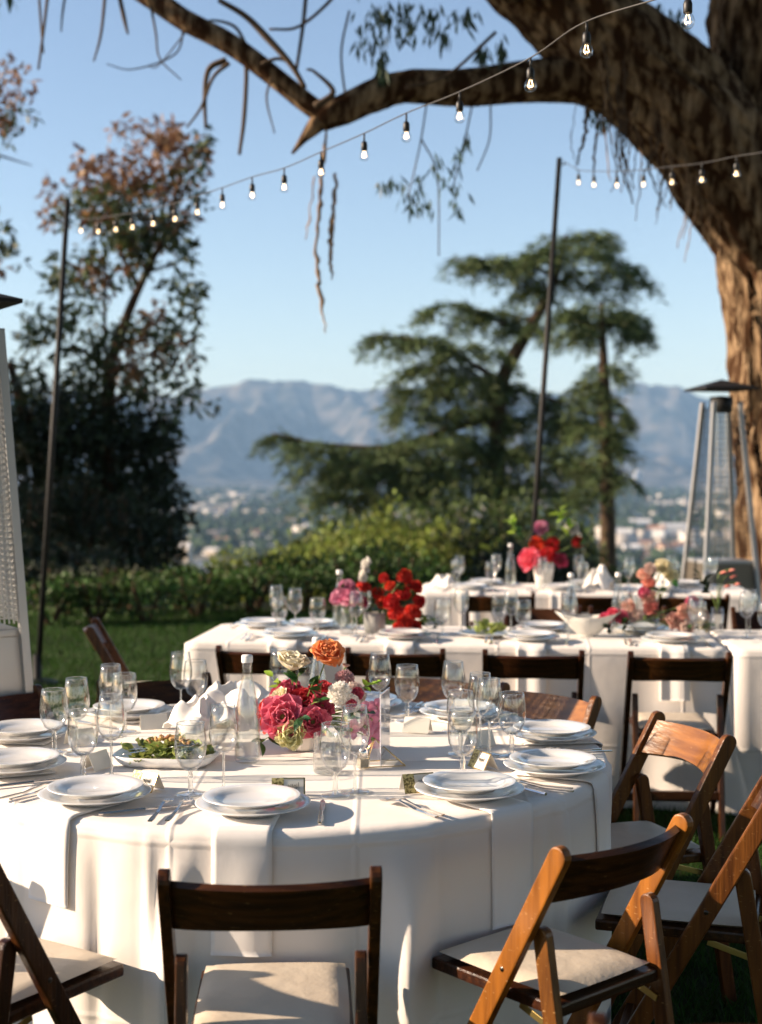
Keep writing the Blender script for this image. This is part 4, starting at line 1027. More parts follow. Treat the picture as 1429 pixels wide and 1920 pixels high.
# ------------------------------------------------------------------ folding chairs
def make_chair(label, name='folding_chair'):
    t = thing(name, label, 'chair', (0, 0, 0), 0, 'wooden folding chairs')
    H = .815
    for s in (-1, 1):
        v, f = prism_between((s * .207, .20, .0), (s * .207, -.25, H), .024, .046, Vector((1, 0, 0)), .004, 1.0)
        rail = mesh('side_rail', v, f, M_['wood_v'], t, False)
        for (y, z) in ((-.085, .52), (.035, .295)):
            vv_, ff_ = lathe([(0, .0135), (.004, .0135), (.0062, .012)], 10)
            Mx = Matrix.Translation((s * .207, y, z)) @ Matrix.Rotation(s * PI / 2, 4, 'Y')
            mesh('bolt', vv_, ff_, M_['bolt'], rail, True, M=Mx)
        v, f = prism_between((s * .180, -.27, 0), (s * .180, -.165, .625), .024, .040, Vector((1, 0, 0)), .004, 1.0)
        mesh('rear_leg', v, f, M_['wood_v'], t, False)
        v, f = prism_between((s * .162, -.205, .395), (s * .162, -.085, .43), .003, .016, Vector((1, 0, 0)), .001)
        mesh('hinge_bracket', v, f, M_['brass'], t, False)
    # curved back board between the rails
    d = Vector((0, -.45, H)).normalized(); nrm = Vector((0, d.z, -d.y)) * -1
    nx, nz = 18, 6; v, f = [], []
    for side in (0, 1):
        for i in range(nx + 1):
            u = i / nx * 2 - 1
            for j in range(nz + 1):
                w = j / nz
                top = H - .028 + .013 * (1 - u * u); bot = H - .128 + .020 * (1 - u * u) ** 1.2
                s_ = bot + (top - bot) * w
                base = Vector((0, .20, 0)) + d * (s_ * (Vector((0, -.45, H)).length / H))
                bow = .040 * (1 - u * u)
                p = base + Vector((u * .197, 0, 0)) + Vector((0, -1, -.3)).normalized() * bow + nrm * (.009 if side else -.009)
                v.append(p)
    G = (nx + 1) * (nz + 1)
    q = lambda sd, i, j: sd * G + i * (nz + 1) + j
    for i in range(nx):
        for j in range(nz):
            f.append((q(0, i, j), q(0, i, j + 1), q(0, i + 1, j + 1), q(0, i + 1, j)))
            f.append((q(1, i, j), q(1, i + 1, j), q(1, i + 1, j + 1), q(1, i, j + 1)))
        f.append((q(0, i, nz), q(1, i, nz), q(1, i + 1, nz), q(0, i + 1, nz))); f.append((q(0, i, 0), q(0, i + 1, 0), q(1, i + 1, 0), q(1, i, 0)))
    for j in range(nz):
        f.append((q(0, 0, j), q(1, 0, j), q(1, 0, j + 1), q(0, 0, j + 1))); f.append((q(0, nx, j), q(0, nx, j + 1), q(1, nx, j + 1), q(1, nx, j)))
    b_ = mesh('backrest', v, f, M_['wood_h'], t, True)
    b_.data.set_sharp_from_angle(angle=R(40))
    # seat
    v, f = box(.335, .395, .028, (0, -.005, .447), .006); mesh('seat_frame', v, f, M_['wood_h'], t, False)
    nx, ny = 14, 14; v, f = [], []
    for sgn in (1, -1):
        for i in range(nx + 1):
            for j in range(ny + 1):
                u, w = i / nx * 2 - 1, j / ny * 2 - 1
                e = (1 - abs(u) ** 8) * (1 - abs(w) ** 8)
                uu = u * (1 - .02 * w * w); ww = w * (1 - .02 * u * u)
                v.append((uu * .160, ww * .187 - .005, .4745 + sgn * (.0135 * max(e, 0) ** .4 + (.004 * (1 - u * u) * (1 - w * w) if sgn > 0 else 0))))
    G = (nx + 1) * (ny + 1)
    for sd in (0, 1):
        for i in range(nx):
            for j in range(ny):
                a = sd * G + i * (ny + 1) + j; c_ = (a, a + ny + 1, a + ny + 2, a + 1)
                f.append(c_ if sd == 0 else tuple(reversed(c_)))
    mesh('seat_cushion', v, f, M_['vinyl'], t, True)
    v, f = box(.39, .022, .035, (0, .145, .10), .003); mesh('stretcher', v, f, M_['wood_h'], t, False)
    v, f = box(.336, .022, .035, (0, -.235, .2), .003); mesh('stretcher', v, f, M_['wood_h'], t, False)
    return t
def face(a): return math.atan2(a.y, a.x) - PI / 2
chair_lab = {272: 'dark folding chair with its back squarely to the camera at round table', 307: 'folding chair with sunlit orange rail and dark backrest, front of round table',
             333: 'folding chair half cut off by the picture edge, behind the orange railed chair', 4: 'folding chair facing the round table with glossy orange curved back',
             42: 'folding chair with bright honey backrest right behind the plates', 70: 'folding chair with low lit backrest behind the tall empty goblets', 118: 'dark folding chair at the round table behind the napkin basket',
             146: 'reddish dark folding chair at the round table beside the patio heater', 173: 'folding chair at the round table hidden beyond the left picture edge', 205: 'folding chair at the round table left of the cropped chair, outside the picture',
             241: 'cropped folding chair with ivory seat beside the deep cloth fold'}
chair0 = None
tw_ = {333: 10, 4: 14, 307: 5, 42: 2, 241: -4, 272: 1, 146: 4}
for dg in chair_deg:
    da = dg - (1.0 if dg == 307 else 0)
    o = Vector((math.cos(R(da)), math.sin(R(da)), 0)); p = TC + o * ch_r[dg] + (Vector((-.042, 0, 0)) if dg == 307 else Vector((0, 0, 0)))
    rz = face(-o) + R(tw_.get(dg, 0))
    if chair0 is None:
        chair0 = make_chair(chair_lab[dg]); chair0.location = p; chair0.rotation_euler = (0, 0, rz)
    else: dup(chair0, p, rz, chair_lab[dg])
for u, lab in [(.50, 'dark folding chair drawn up to the middle table at its left corner'), (1.07, 'dark folding chair at the middle table half hidden by the bouquet'), (1.66, 'dark folding chair at the middle table behind the honey backrest'), (2.28, 'dark folding chair with tan seat at the right end of middle table')]:
    dup(chair0, T2.at(u, -.30, 0), T2.a + R(random.uniform(-2, 2)), lab)
dup(chair0, T2.at(-.32, .36, 0), T2.a - PI / 2 + R(14), 'lone dark folding chair seen side on at the lawn end of middle table')
for u, lab in [(1.72, 'folding chair on the far side of middle table behind the salad plate'), (2.22, 'folding chair on the far side of middle table behind the shell bowl')]:
    dup(chair0, T2.at(u, T2.D + .38, 0), T2.a + PI + R(random.uniform(-4, 4)), lab)
dup(chair0, T2b.at(.42, T2b.D + .40, 0), T2b.a + PI, 'folding chair facing the camera below the far patio heater')
dup(chair0, T2b.at(.50, -.32, 0), T2b.a, 'folding chair at the edge table beyond the right picture border')
for u, lab in [(.55, 'folding chair in front of the farthest table left end'), (1.15, 'folding chair in front of the farthest table below the red flowers'), (1.75, 'folding chair in front of the farthest table right end')]:
    dup(chair0, T3.at(u, -.30, 0), T3.a, lab)
dup(chair0, Vector((.505, 1.715, 0)), PI + R(-3), 'folding chair whose reddish back tip just enters the bottom right corner')

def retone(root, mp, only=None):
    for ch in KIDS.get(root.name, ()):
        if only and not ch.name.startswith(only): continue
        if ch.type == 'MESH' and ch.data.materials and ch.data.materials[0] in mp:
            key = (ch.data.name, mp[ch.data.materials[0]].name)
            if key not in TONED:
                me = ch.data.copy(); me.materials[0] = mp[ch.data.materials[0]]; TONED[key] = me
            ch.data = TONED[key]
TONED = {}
dark = {M_['wood_v']: M_['wood_v_dark'], M_['wood_h']: M_['wood_h_dark']}  # chairs in shade get wood with the shade in its colour
worn_sunlit = {M_['wood_v']: M_['wood_worn'], M_['wood_h']: M_['wood_h_dark']}  # sunlight painted into the rails, shade into the level wood
honey = {M_['wood_h']: M_['wood_honey']}  # backrests in sun get wood with the sunlight in its colour
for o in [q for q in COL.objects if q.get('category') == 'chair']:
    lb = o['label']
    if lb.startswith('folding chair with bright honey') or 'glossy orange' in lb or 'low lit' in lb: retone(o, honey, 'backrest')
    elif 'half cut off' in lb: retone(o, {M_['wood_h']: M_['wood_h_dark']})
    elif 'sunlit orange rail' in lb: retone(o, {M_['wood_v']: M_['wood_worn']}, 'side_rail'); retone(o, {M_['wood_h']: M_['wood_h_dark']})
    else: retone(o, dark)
# ------------------------------------------------------------------ tableware
ZT = TZ + .003
def plate_mesh(r, h):
    return lathe([(0, .006), (r * .60, .006), (r * .66, .009), (r * .72, h * .62), (r * .80, h * .80), (r * .98, h), (r, h * .97), (r * .985, h * .86), (r * .80, h * .62), (r * .70, h * .40), (r * .62, 0), (r * .58, 0), (r * .56, .003), (0, .003)], 56)
pd_v, pd_f = plate_mesh(.140, .020); ps_v, ps_f = plate_mesh(.119, .019)
protoP = {}
def plate(kind, loc, label, group):
    if kind not in protoP:
        o = mesh('dinner_plate' if kind == 'd' else 'salad_plate', *((pd_v, pd_f) if kind == 'd' else (ps_v, ps_f)), M_['porcelain'])
        protoP[kind] = o
    else: o = protoP[kind].copy(); link(o)
    o.location = loc; tag(o, label, 'plate', group); return o
def fork_proto():
    t = thing('fork', 'fork', 'fork'); mb = MB()
    # lies along +Y (tines forward), arched in z
    def zz(y): return .004 + .010 * math.exp(-((y - .045) / .035) ** 2) + .012 * max(0, (y - .09) / .03) ** 2 * .25
    st = [(-.10, .0055, 0), (-.07, .0065, 0), (-.02, .0045, 0), (.02, .003, 0), (.045, .0042, 0)]
    v, f = [], []
    for y, w, _ in st:
        for sx, sz in ((-1, 0), (1, 0), (1, 1), (-1, 1)): v.append((sx * w, y, zz(y) + (0 if sz == 0 else .0028)))
    for i in range(len(st) - 1):
        for k in range(4): f.append((i * 4 + k, i * 4 + (k + 1) % 4, (i + 1) * 4 + (k + 1) % 4, (i + 1) * 4 + k))
    f.append((3, 2, 1, 0)); n = len(v) - 4; f.append((n, n + 1, n + 2, n + 3))
    mesh('handle', v, f, M_['silver'], t, False)
    st = [(.045, .0042), (.052, .010), (.062, .0118), (.070, .0118)]
    v, f = [], []
    for y, w in st:
        for sx, sz in ((-1, 0), (1, 0), (1, 1), (-1, 1)): v.append((sx * w, y, zz(y) + (0 if sz == 0 else .0022)))
    for i in range(len(st) - 1):
        for k in range(4): f.append((i * 4 + k, i * 4 + (k + 1) % 4, (i + 1) * 4 + (k + 1) % 4, (i + 1) * 4 + k))
    mesh('fork_head', v, f, M_['silver'], t, False)
    for k in range(4):
        x = (-1.5 + k) * .0064; v, f = [], []
        ysl = [.069, .085, .100, .112]
        for y in ysl:
            w = .0016 if y < .11 else .0009
            for sx, sz in ((-1, 0), (1, 0), (1, 1), (-1, 1)): v.append((x + sx * w, y, zz(y) + (0 if sz == 0 else .002)))
        for i in range(len(ysl) - 1):
            for q in range(4): f.append((i * 4 + q, i * 4 + (q + 1) % 4, (i + 1) * 4 + (q + 1) % 4, (i + 1) * 4 + q))
        f.append((12, 13, 14, 15))
        mesh('tine', v, f, M_['silver'], t, False)
    return t
def knife_proto():
    t = thing('knife', 'knife', 'knife')
    v, f = [], []
    st = [(-.115, .0045), (-.10, .0065), (-.05, .0062), (.0, .0048)]
    for y, w in st:
        for a in range(6): v.append((w * math.cos(a * PI / 3), y, .0042 + .0040 * math.sin(a * PI / 3)))
    for i in range(3):
        for k in range(6): f.append((i * 6 + k, i * 6 + (k + 1) % 6, (i + 1) * 6 + (k + 1) % 6, (i + 1) * 6 + k))
    f += [(5, 4, 3, 2, 1, 0), (18, 19, 20, 21, 22, 23)]
    mesh('handle', v, f, M_['silver'], t, False)
    pr = [(-.004, 0), (.005, .0), (.0085, .02), (.0085, .09), (.003, .118), (-.004, .105), (-.004, 0)]
    v = [(x, y, .0030) for x, y in pr[:-1]] + [(x, y, .0048) for x, y in pr[:-1]]
    n = 6; f = [tuple(reversed(range(n))), tuple(range(n, 2 * n))] + [(k, (k + 1) % n, n + (k + 1) % n, n + k) for k in range(n)]
    mesh('blade', v, f, M_['silver'], t, False)
    return t
def wine_proto():
    t = thing('wine_glass', 'wine glass', 'glass')
    out = [(.0045, .098), (.012, .100), (.024, .109), (.034, .126), (.0385, .146), (.0375, .172), (.0335, .198), (.0305, .222)]
    inn = [(r - .0012, z + (.0022 if i < 3 else 0)) for i, (r, z) in enumerate(out)]
    v, f = lathe(out + [(.0297, .2226)] + list(reversed(inn[1:])) + [(0, .103)], 40); mesh('bowl', v, f, M_['glass'], t)
    v, f = tube([(.0301 * math.cos(k * PI / 20), .0301 * math.sin(k * PI / 20), .2224) for k in range(41)], .0009, 6, False); mesh('rim', v, f, M_['glass_solid'], t)
    v, f = lathe([(.0045, .098), (.0036, .09), (.0033, .05), (.004, .015), (.0075, .006)], 16); mesh('stem', v, f, M_['glass_solid'], t)
    v, f = lathe([(.0075, .006), (.02, .0035), (.036, .0022), (.0372, .0012), (.036, .0), (0, .0)], 40); mesh('foot', v, f, M_['glass_solid'], t)
    return t
def goblet_proto():
    t = thing('water_goblet', 'goblet', 'glass')
    out = [(.006, .062), (.014, .064), (.028, .076), (.038, .098), (.0415, .122), (.0405, .148), (.0375, .170), (.0355, .184)]
    inn = [(r - .0013, z + (.0025 if i < 3 else 0)) for i, (r, z) in enumerate(out)]
    v, f = lathe(out + [(.0348, .1847)] + list(reversed(inn[1:])) + [(0, .068)], 40); mesh('bowl', v, f, M_['glass'], t)
    v, f = tube([(.0352 * math.cos(k * PI / 20), .0352 * math.sin(k * PI / 20), .1846) for k in range(41)], .0009, 6, False); mesh('rim', v, f, M_['glass_solid'], t)
    v, f = lathe([(.006, .062), (.0062, .055), (.0085, .045), (.0062, .034), (.0075, .018), (.0065, .010), (.012, .006)], 16); mesh('stem', v, f, M_['glass_solid'], t)
    v, f = lathe([(.012, .006), (.024, .0038), (.036, .0026), (.0375, .0014), (.036, 0), (0, 0)], 40); mesh('foot', v, f, M_['glass_solid'], t)
    return t
PR = {}
def put(kind, loc, rz, label, group):
    if kind not in PR:
        o = {'fork': fork_proto, 'knife': knife_proto, 'wine': wine_proto, 'goblet': goblet_proto}[kind]()
        PR[kind] = o; o.location = loc; o.rotation_euler = (0, 0, rz); o['label'] = label; o['group'] = group; return o
    return dup(PR[kind], loc, rz, label, group)
def card(loc, rz, style, label, w=.085, h=.052, group='place cards'):
    t = thing('place_card', label, 'place card', loc, rz, group)
    a = R(62)
    for s in (-1, 1):
        y0 = s * h * math.cos(a)
        q = [(-w / 2, y0, .0008), (w / 2, y0, .0008), (w / 2, s * .0006, h * math.sin(a)), (-w / 2, s * .0006, h * math.sin(a))]
        p = mesh('card_face', q + [(x, y - s * .0006, z) for x, y, z in q], [(0, 1, 2, 3), (7, 6, 5, 4), (0, 4, 5, 1), (1, 5, 6, 2), (2, 6, 7, 3), (3, 7, 4, 0)], M_['paper'], t, False)
        if s == -1 and style != 'plain':
            e = Vector((0, s * math.sin(a), math.cos(a))) * .0012
            def sheet(x0, x1, b0, b1, m, nm, lift=1.0):
                def P(x, b): return Vector((x, y0 * (1 - b) + s * .0006 * b, h * math.sin(a) * b)) + e * lift
                mesh(nm, [P(x0, b0), P(x1, b0), P(x1, b1), P(x0, b1)], [(0, 1, 2, 3)], m, p, False)
            g = M_['greenpaper'] if style == 'green' else M_['goldpaper']
            sheet(-w / 2, -w * .14, 0, 1, g, 'printed_band')
            for b0, b1 in ((.94, 1), (0, .06)): sheet(-w * .14, w / 2, b0, b1, M_['gold'], 'gold_edge')
            sheet(w / 2 - .004, w / 2, .06, .94, M_['gold'], 'gold_edge')
            wr = MB()
            x = -w * .02
            def P(x, b): return Vector((x, y0 * (1 - b) + s * .0006 * b, h * math.sin(a) * b)) + e * 2.0
            pts = []
            for k in range(22): pts.append(P(x + k * w * .016, .55 + .14 * math.sin(k * 2.3) * (1 if k % 5 else 1.7)))
            wr.add(*tube(pts, .0005, 4)); wr.build('handwriting', M_['ink'], p)
    return t
def napkin_on(cloth, width, label, P_of, r_in, drop):
    """folded napkin lying under the plate and hanging over the edge; P_of(s, x): s metres along, x across"""
    n, m = 40, 10
    v = []
    for lay in (0, 1):
        for i in range(n + 1):
            for j in range(m + 1):
                v.append(P_of(i / n, (j / m * 2 - 1) * width / 2, lay))
    G = (n + 1) * (m + 1); f = []
    for lay in (0, 1):
        for i in range(n):
            for j in range(m):
                a = lay * G + i * (m + 1) + j; q = (a, a + 1, a + m + 2, a + m + 1)
                f.append(q if lay else tuple(reversed(q)))
    for i in range(n):
        for j in (0, m):
            a = i * (m + 1) + j; q = (a, a + m + 1, G + a + m + 1, G + a); f.append(q if j else tuple(reversed(q)))
    for j in range(m):
        for i in (0, n):
            a = i * (m + 1) + j; f.append((a, a + 1, G + a + 1, G + a))
    return tag(mesh('napkin', v, f, M_['napkin']), label, 'napkin', 'folded white napkins')

SET = [  # angle, plate radius, words
    (-93, .765, 'the front centre setting'), (-51, .785, 'one place right of front centre'), (-24, .815, 'two places right of front centre'), (9, .80, 'three places right of front centre'),
    (43, .735, 'the back right before the honey chair'), (74, .75, 'the back behind the orange flower'), (108, .77, 'the back behind the napkin basket'), (138, .765, 'the back left setting'),
    (171, .84, 'three places left of front centre'), (203, .80, 'two places left of front centre'), (236, .795, 'one place left of front centre')]
NAPS = {0: .27, 1: .27, 2: .24, 10: .20, 9: .24, 8: .24, 3: .24, 4: .2, 7: .2}
for i, (dg, rp, words) in enumerate(SET):
    o = Vector((math.cos(R(dg)), math.sin(R(dg)), 0)); rt_ = Vector((-o.y, o.x, 0)); rz = face(-o)
    c = TC + o * rp + Vector((0, 0, ZT))
    if i in NAPS:
        drop = NAPS[i]
        def P_of(s, x, lay, o=o, rt_=rt_, rp=rp, drop=drop, i=i):
            flat = TR + .012 - (rp - .10); tot = flat + drop; d = s * tot
            th0 = math.atan2(o.y, o.x); off = .0012 + lay * .0032
            if d < flat: 
                r = rp - .10 + d
                e = max(0, (d - flat + .03) / .03) 
                return TC + o * r + rt_ * x + Vector((0, 0, ZT + off - .008 * e * e))
            z = TZ - .010 - (d - flat)
            dth = x / TR
            rr = cloth_r(th0 + dth, z); rm = max(rr, max(cloth_r(th0 + q / TR, z) for q in (-.06, -.03, 0, .03, .06)) - .004)
            hang = (rr * .25 + rm * .75) + .004 + off + .006 * math.sin(x * 60 + i) * (TZ - z)
            q = o * (hang * math.cos(dth)) + rt_ * (hang * math.sin(dth))
            return TC + q + Vector((0, 0, z))
        napkin_on(None, .138, f'folded napkin hanging over the edge at {words}', P_of, 0, drop)
    lift = .008 if i in NAPS else 0
    plate('d', c + Vector((0, 0, lift)), f'wide white dinner plate at {words}', 'dinner plates on the round table')
    plate('s', c + Vector((random.uniform(-.004, .004), random.uniform(-.004, .004), lift + .0175)), f'smaller white top plate at {words}', 'salad plates on the round table')
    j = lambda a: random.uniform(-a, a)
    sp = {0: (-.182, -.225), 1: (-.185, -.205)}.get(i, (-.180, -.205))
    put('fork', c + rt_ * sp[1] + o * (.022 + j(.01)) + Vector((0, 0, .0005)), rz + j(.06), f'outer silver fork at {words}', 'silver forks')
    put('fork', c + rt_ * sp[0] + o * (.008 + j(.01)) + Vector((0, 0, .0005)), rz + j(.06), f'inner silver fork beside the plate at {words}', 'silver forks')
    put('knife', c + rt_ * .165 + o * ((-.06 if i in (3, 4) else -.015) + j(.012)) + Vector((0, 0, .0005)), rz + j(.12) - (.5 if i == 10 else 0), f'silver dinner knife at {words}', 'silver knives')
CARDS = [((541, 1492), 4, 'gold', 'gold edged name card standing behind the front centre plate'), ((783, 1483), 18, 'gold', 'tilted gold edged name card behind plate one place right of front'), ((906, 1440), -62, 'gold', 'gold edged name card turned away by the goblets at right'),
         ((900, 1398), 30, 'plain', 'plain card half hidden behind the goblets at right'), ((783, 1372), 160, 'plain', 'bright white tent card in front of the back goblet'), ((690, 1345), 185, 'plain', 'plain tent card hidden behind the bouquet'),
         ((288, 1366), 195, 'plain', 'tan shaded tent card behind the salad platter'), ((150, 1395), 215, 'plain', 'plain tent card among the left goblets'), ((182, 1440), -115, 'plain', 'plain card lying open below the left goblets'), ((275, 1480), -35, 'green', 'green printed name card at the left of the front goblet')]
for (px, py), dg, st, lab in CARDS:
    card(atZ(px, py, ZT), R(dg), st, lab)
GL = [('goblet', -.486, 3.517, 'water goblet standing alone beside the left front forks'), ('wine', -.407, 3.563, 'wine glass in front of the tall water bottle'), ('goblet', -.116, 3.506, 'water goblet overlapping the ribbed tumbler'), ('wine', -.067, 3.55, 'wine glass in front of the magenta blossoms'),
      ('goblet', .219, 3.70, 'water goblet behind the plate one place right of front'), ('wine', .315, 4.01, 'wine glass by the turned gold card at right'), ('goblet', .378, 3.99, 'water goblet nearest the right table edge'), ('wine', .296, 4.12, 'rear wine glass of the right hand cluster'),
      ('goblet', .232, 4.02, 'water goblet partly behind the foremost right goblet'), ('wine', .229, 4.37, 'wine glass standing against the dark middle table chair'), ('goblet', .086, 4.55, 'water goblet behind the bright white tent card'), ('wine', -.004, 4.57, 'wine glass behind the acrylic sign'),
      ('wine', -.34, 4.67, 'wine glass behind the tall cream flower'), ('goblet', -.25, 4.70, 'water goblet behind the second bottle'), ('wine', -.666, 4.59, 'wine glass behind the napkin basket'), ('goblet', -.626, 4.66, 'water goblet right behind the basket wine glass'),
      ('wine', -.842, 4.30, 'tall rear wine glass of the left cluster against the lawn'), ('goblet', -.81, 4.36, 'rear water goblet of the left cluster against the lawn'), ('wine', -.728, 3.72, 'wine glass beside the left end of the salad platter'), ('goblet', -.80, 3.70, 'water goblet in front of the left cluster'),
      ('wine', -.887, 4.02, 'wine glass second from left in the left cluster'), ('goblet', -.96, 4.05, 'water goblet at the far left of its cluster by the plates')]
for k, x, y, lab in GL:
    put(k, Vector((x, y, ZT)), random.uniform(0, 6), lab, 'wine glasses on the round table' if k == 'wine' else 'water goblets on the round table')
# bottles
def bottle(loc, label, group='clear water bottles', h=.305):
    t = thing('water_bottle', label, 'bottle', loc, 0, group); s = h / .305
    out = [(0, .0), (.030, .0), (.035, .004), (.0365, .012), (.0362, .115), (.034, .145), (.027, .185), (.0185, .222), (.0145, .245), (.0138, .285), (.0150, .287), (.0150, .292)]
    v, f = lathe([(r, z * s) for r, z in out] + [(.0125, .292 * s), (.0115, .245 * s), (.0155, .222 * s), (.024, .185 * s), (.031, .145 * s), (.0335, .115 * s), (.0335, .014 * s), (.030, .010 * s), (0, .012 * s)], 36); mesh('bottle_glass', v, f, M_['glass'], t)
    v, f = lathe([(0, .012 * s), (.030, .011 * s), (.0332, .015 * s), (.0332, .115 * s), (.0305, .145 * s), (.0236, .185 * s), (.0152, .222 * s), (.012, .240 * s), (0, .240 * s)], 30); mesh('water', v, f, M_['water'], t)
    v, f = lathe([(.0158, .283 * s), (.0162, .287 * s), (.0162, .300 * s), (.0145, .304 * s), (0, .305 * s)], 28); mesh('bottle_cap', v, f, M_['cap'], t)
    return t
bottle(Vector((-.380, 3.92, ZT)), 'clear glass water bottle with white cap left of the bouquet')
bottle(Vector((-.200, 4.33, ZT)), 'clear glass bottle standing behind the bouquet under the orange flower')
# ribbed tumbler
t = thing('ribbed_tumbler', 'ribbed clear glass tumbler in front of the bouquet bowl', 'tumbler', atZ(613, 1448, ZT))
N = 72; v, f = [], []
for z in (.004, .02, .05, .08, .106):
    for k in range(N):
        r = .037 + (.0011 if k % 2 else -.0006) * (1 if .01 < z < .10 else 0); v.append((r * math.cos(2 * PI * k / N), r * math.sin(2 * PI * k / N), z))
for i in range(4):
    for k in range(N): f.append((i * N + k, i * N + (k + 1) % N, (i + 1) * N + (k + 1) % N, (i + 1) * N + k))
mesh('ribbed_wall', v, f, M_['glass'], t, False)
v, f = lathe([(.0368, .106), (.0362, .1075), (.0350, .106), (.0345, .012), (0, .012)], 40); mesh('rim', v, f, M_['glass'], t)
v, f = lathe([(0, 0), (.034, 0), (.037, .004), (.034, .010), (0, .010)], 40); mesh('base', v, f, M_['glass_solid'], t)
# salt shaker
t = thing('salt_shaker', 'small square glass salt shaker with metal cap before the sign', 'shaker', atZ(681, 1440, ZT), R(20))
v, f = box(.030, .030, .036, (0, 0, .018), .003); mesh('shaker_body', v, f, M_['glass_solid'], t, False)
v, f = box(.024, .024, .024, (0, 0, .015), .002); mesh('salt', v, f, mat('grey_salt', (.42, .38, .31), .9, c2=(.25, .21, .17), nscale=300), t, False)
v, f = lathe([(.013, .036), (.0135, .040), (.0125, .052), (.007, .058), (0, .059)], 24); mesh('cap', v, f, M_['silver'], t)
# acrylic sign in a gold wire stand
sg = atZ(722, 1432, ZT)
t = thing('acrylic_sign', 'upright clear acrylic table sign seen nearly edge on', 'table sign', sg, R(78))
v, f = box(.125, .004, .205, (0, 0, .105), .001); mesh('acrylic_sheet', v, f, M_['glass'], t, False)
v, f = box(.118, .0015, .196, (0, 0, .105)); mesh('printed_sheet', v, f, M_['lilac'], t, False)
t = thing('geometric_holder', 'small gold wire pyramid holder at the foot of the acrylic sign', 'holder', sg + Vector((0, -.015, 0)), R(12))
apex = Vector((-.03, 0, .075)); base = [Vector((-.065, -.035, .003)), Vector((.05, -.035, .003)), Vector((.05, .045, .003)), Vector((-.065, .045, .003))]
for k in range(4):
    v, f = tube([base[k], base[(k + 1) % 4]], .0018, 6); mesh('gold_edge', v, f, M_['gold'], t)
    v, f = tube([base[k], apex], .0018, 6); mesh('gold_edge', v, f, M_['gold'], t)
    mesh('glass_pane', [base[k], base[(k + 1) % 4], apex], [(0, 1, 2)], M_['glass'], t, False)
# salad platter
sp_ = atZ(316, 1428, ZT)
t = thing('salad_platter', 'oblong white platter of dressed lettuce left of the bottle', 'platter', sp_, R(-7))
v = []; n = 40
prof = [(0, .010), (.80, .010), (.90, .014), (1.0, .030), (1.02, .030), (.93, .010), (.84, .0), (0, 0)]
def sq(a, q): 
    c, s = math.cos(a), math.sin(a); k = (abs(c) ** 4.5 + abs(s) ** 4.5) ** (-1 / 4.5); return (c * k * q * .145, s * k * q * .105)
rows = []
vs, fs = [], []
for q, z in prof:
    for k in range(n): x, y = sq(2 * PI * k / n, max(q, .001)); vs.append((x, y, z))
for i in range(len(prof) - 1):
    for k in range(n): fs.append((i * n + k, i * n + (k + 1) % n, (i + 1) * n + (k + 1) % n, (i + 1) * n + k))
mesh('dish', vs, fs, M_['porcelain'], t)
def crumple(nu, nv, sx, sy, amp, seed):
    v, f = [], []
    for i in range(nu + 1):
        for j_ in range(nv + 1):
            u, w = i / nu * 2 - 1, j_ / nv
            wd = (math.sin(min(1, w * 1.15) * PI * .93) ** .6) if 0 < w < 1 else .25
            e = noise.fractal(Vector((u * 2.2 + seed, w * 3.1, seed * .7)), 1.0, 2.0, 3)
            v.append((u * sx * wd * (1 + .15 * e), w * sy, amp * (e + .9 * u * u + .35 * w * w) + amp * .5 * math.sin(w * 13 + seed) * abs(u)))
    for i in range(nu):
        for j_ in range(nv):
            a = i * (nv + 1) + j_; f.append((a, a + nv + 1, a + nv + 2, a + 1))
    return v, f
lm_ = [mesh('lettuce_leaf', *crumple(8, 9, .030, .075, .008, 1.3 + k), M_['lettuce']) for k in range(5)]
for o in lm_: COL.objects.unlink(o)
for k in range(60):
    o = lm_[k % 5].copy(); link(o, t)
    a = random.uniform(0, 2 * PI); q = random.random() ** .6
    o.location = (q * .10 * math.cos(a) + random.uniform(-.01, .01) + .01, q * .065 * math.sin(a), .014 + .026 * (1 - q) + random.uniform(0, .010))
    o.rotation_euler = (random.uniform(-.3, .5), random.uniform(-.4, .4), random.uniform(0, 6.28)); s = random.uniform(.55, 1.0); o.scale = (s, s, s)
cr_v, cr_f = lathe([(0, -.004), (.005, -.003), (.006, .001), (.003, .004), (0, .005)], 7)
cr = mesh('crouton', cr_v, cr_f, M_['crumb'], t, False)
for k in range(34):
    o = cr if k == 0 else cr.copy()
    if k: link(o, t)
    a = random.uniform(0, 2 * PI); q = random.random() ** .6
    o.location = (q * .085 * math.cos(a), q * .055 * math.sin(a), .052 + .022 * (1 - q)); s = random.uniform(.6, 1.5); o.scale = (s * 1.3, s, s * .6); o.rotation_euler = (random.random(), random.random(), random.random() * 6)
def server(loc, rz, tilt, label):
    t = thing('salad_server', label, 'serving spoon', loc, rz, 'silver salad servers'); t.rotation_euler = (tilt, 0, rz)
    v, f = [], []; st = [(0, .006), (.02, .007), (.10, .005), (.125, .007), (.14, .018), (.165, .027), (.19, .026), (.205, .015), (.21, .004)]
    for y, w in st:
        for k in range(7):
            u = k / 6 * 2 - 1; v.append((u * w, y, .012 * u * u * (w / .027) ** 2 - .008 * (w / .027)))
    for i in range(len(st) - 1):
        for k in range(6): f.append((i * 7 + k, i * 7 + k + 1, (i + 1) * 7 + k + 1, (i + 1) * 7 + k))
    o = mesh('spoon_body', v, f, M_['silver'], t); md = o.modifiers.new('thickness', 'SOLIDIFY'); md.thickness = .002
    hv, hf = lathe([(0, .0005), (.0022, 0)], 8)
    for k in range(12):
        mesh('drain_hole', hv, hf, M_['ink'], t, False, M=Matrix.Translation(((k % 4 - 1.5) * .008, .155 + (k // 4) * .013, -.0055)))
server(sp_ + Vector((-.125, .01, .035)), R(-104), R(6), 'silver serving spoon resting on the salad platter rim at left')
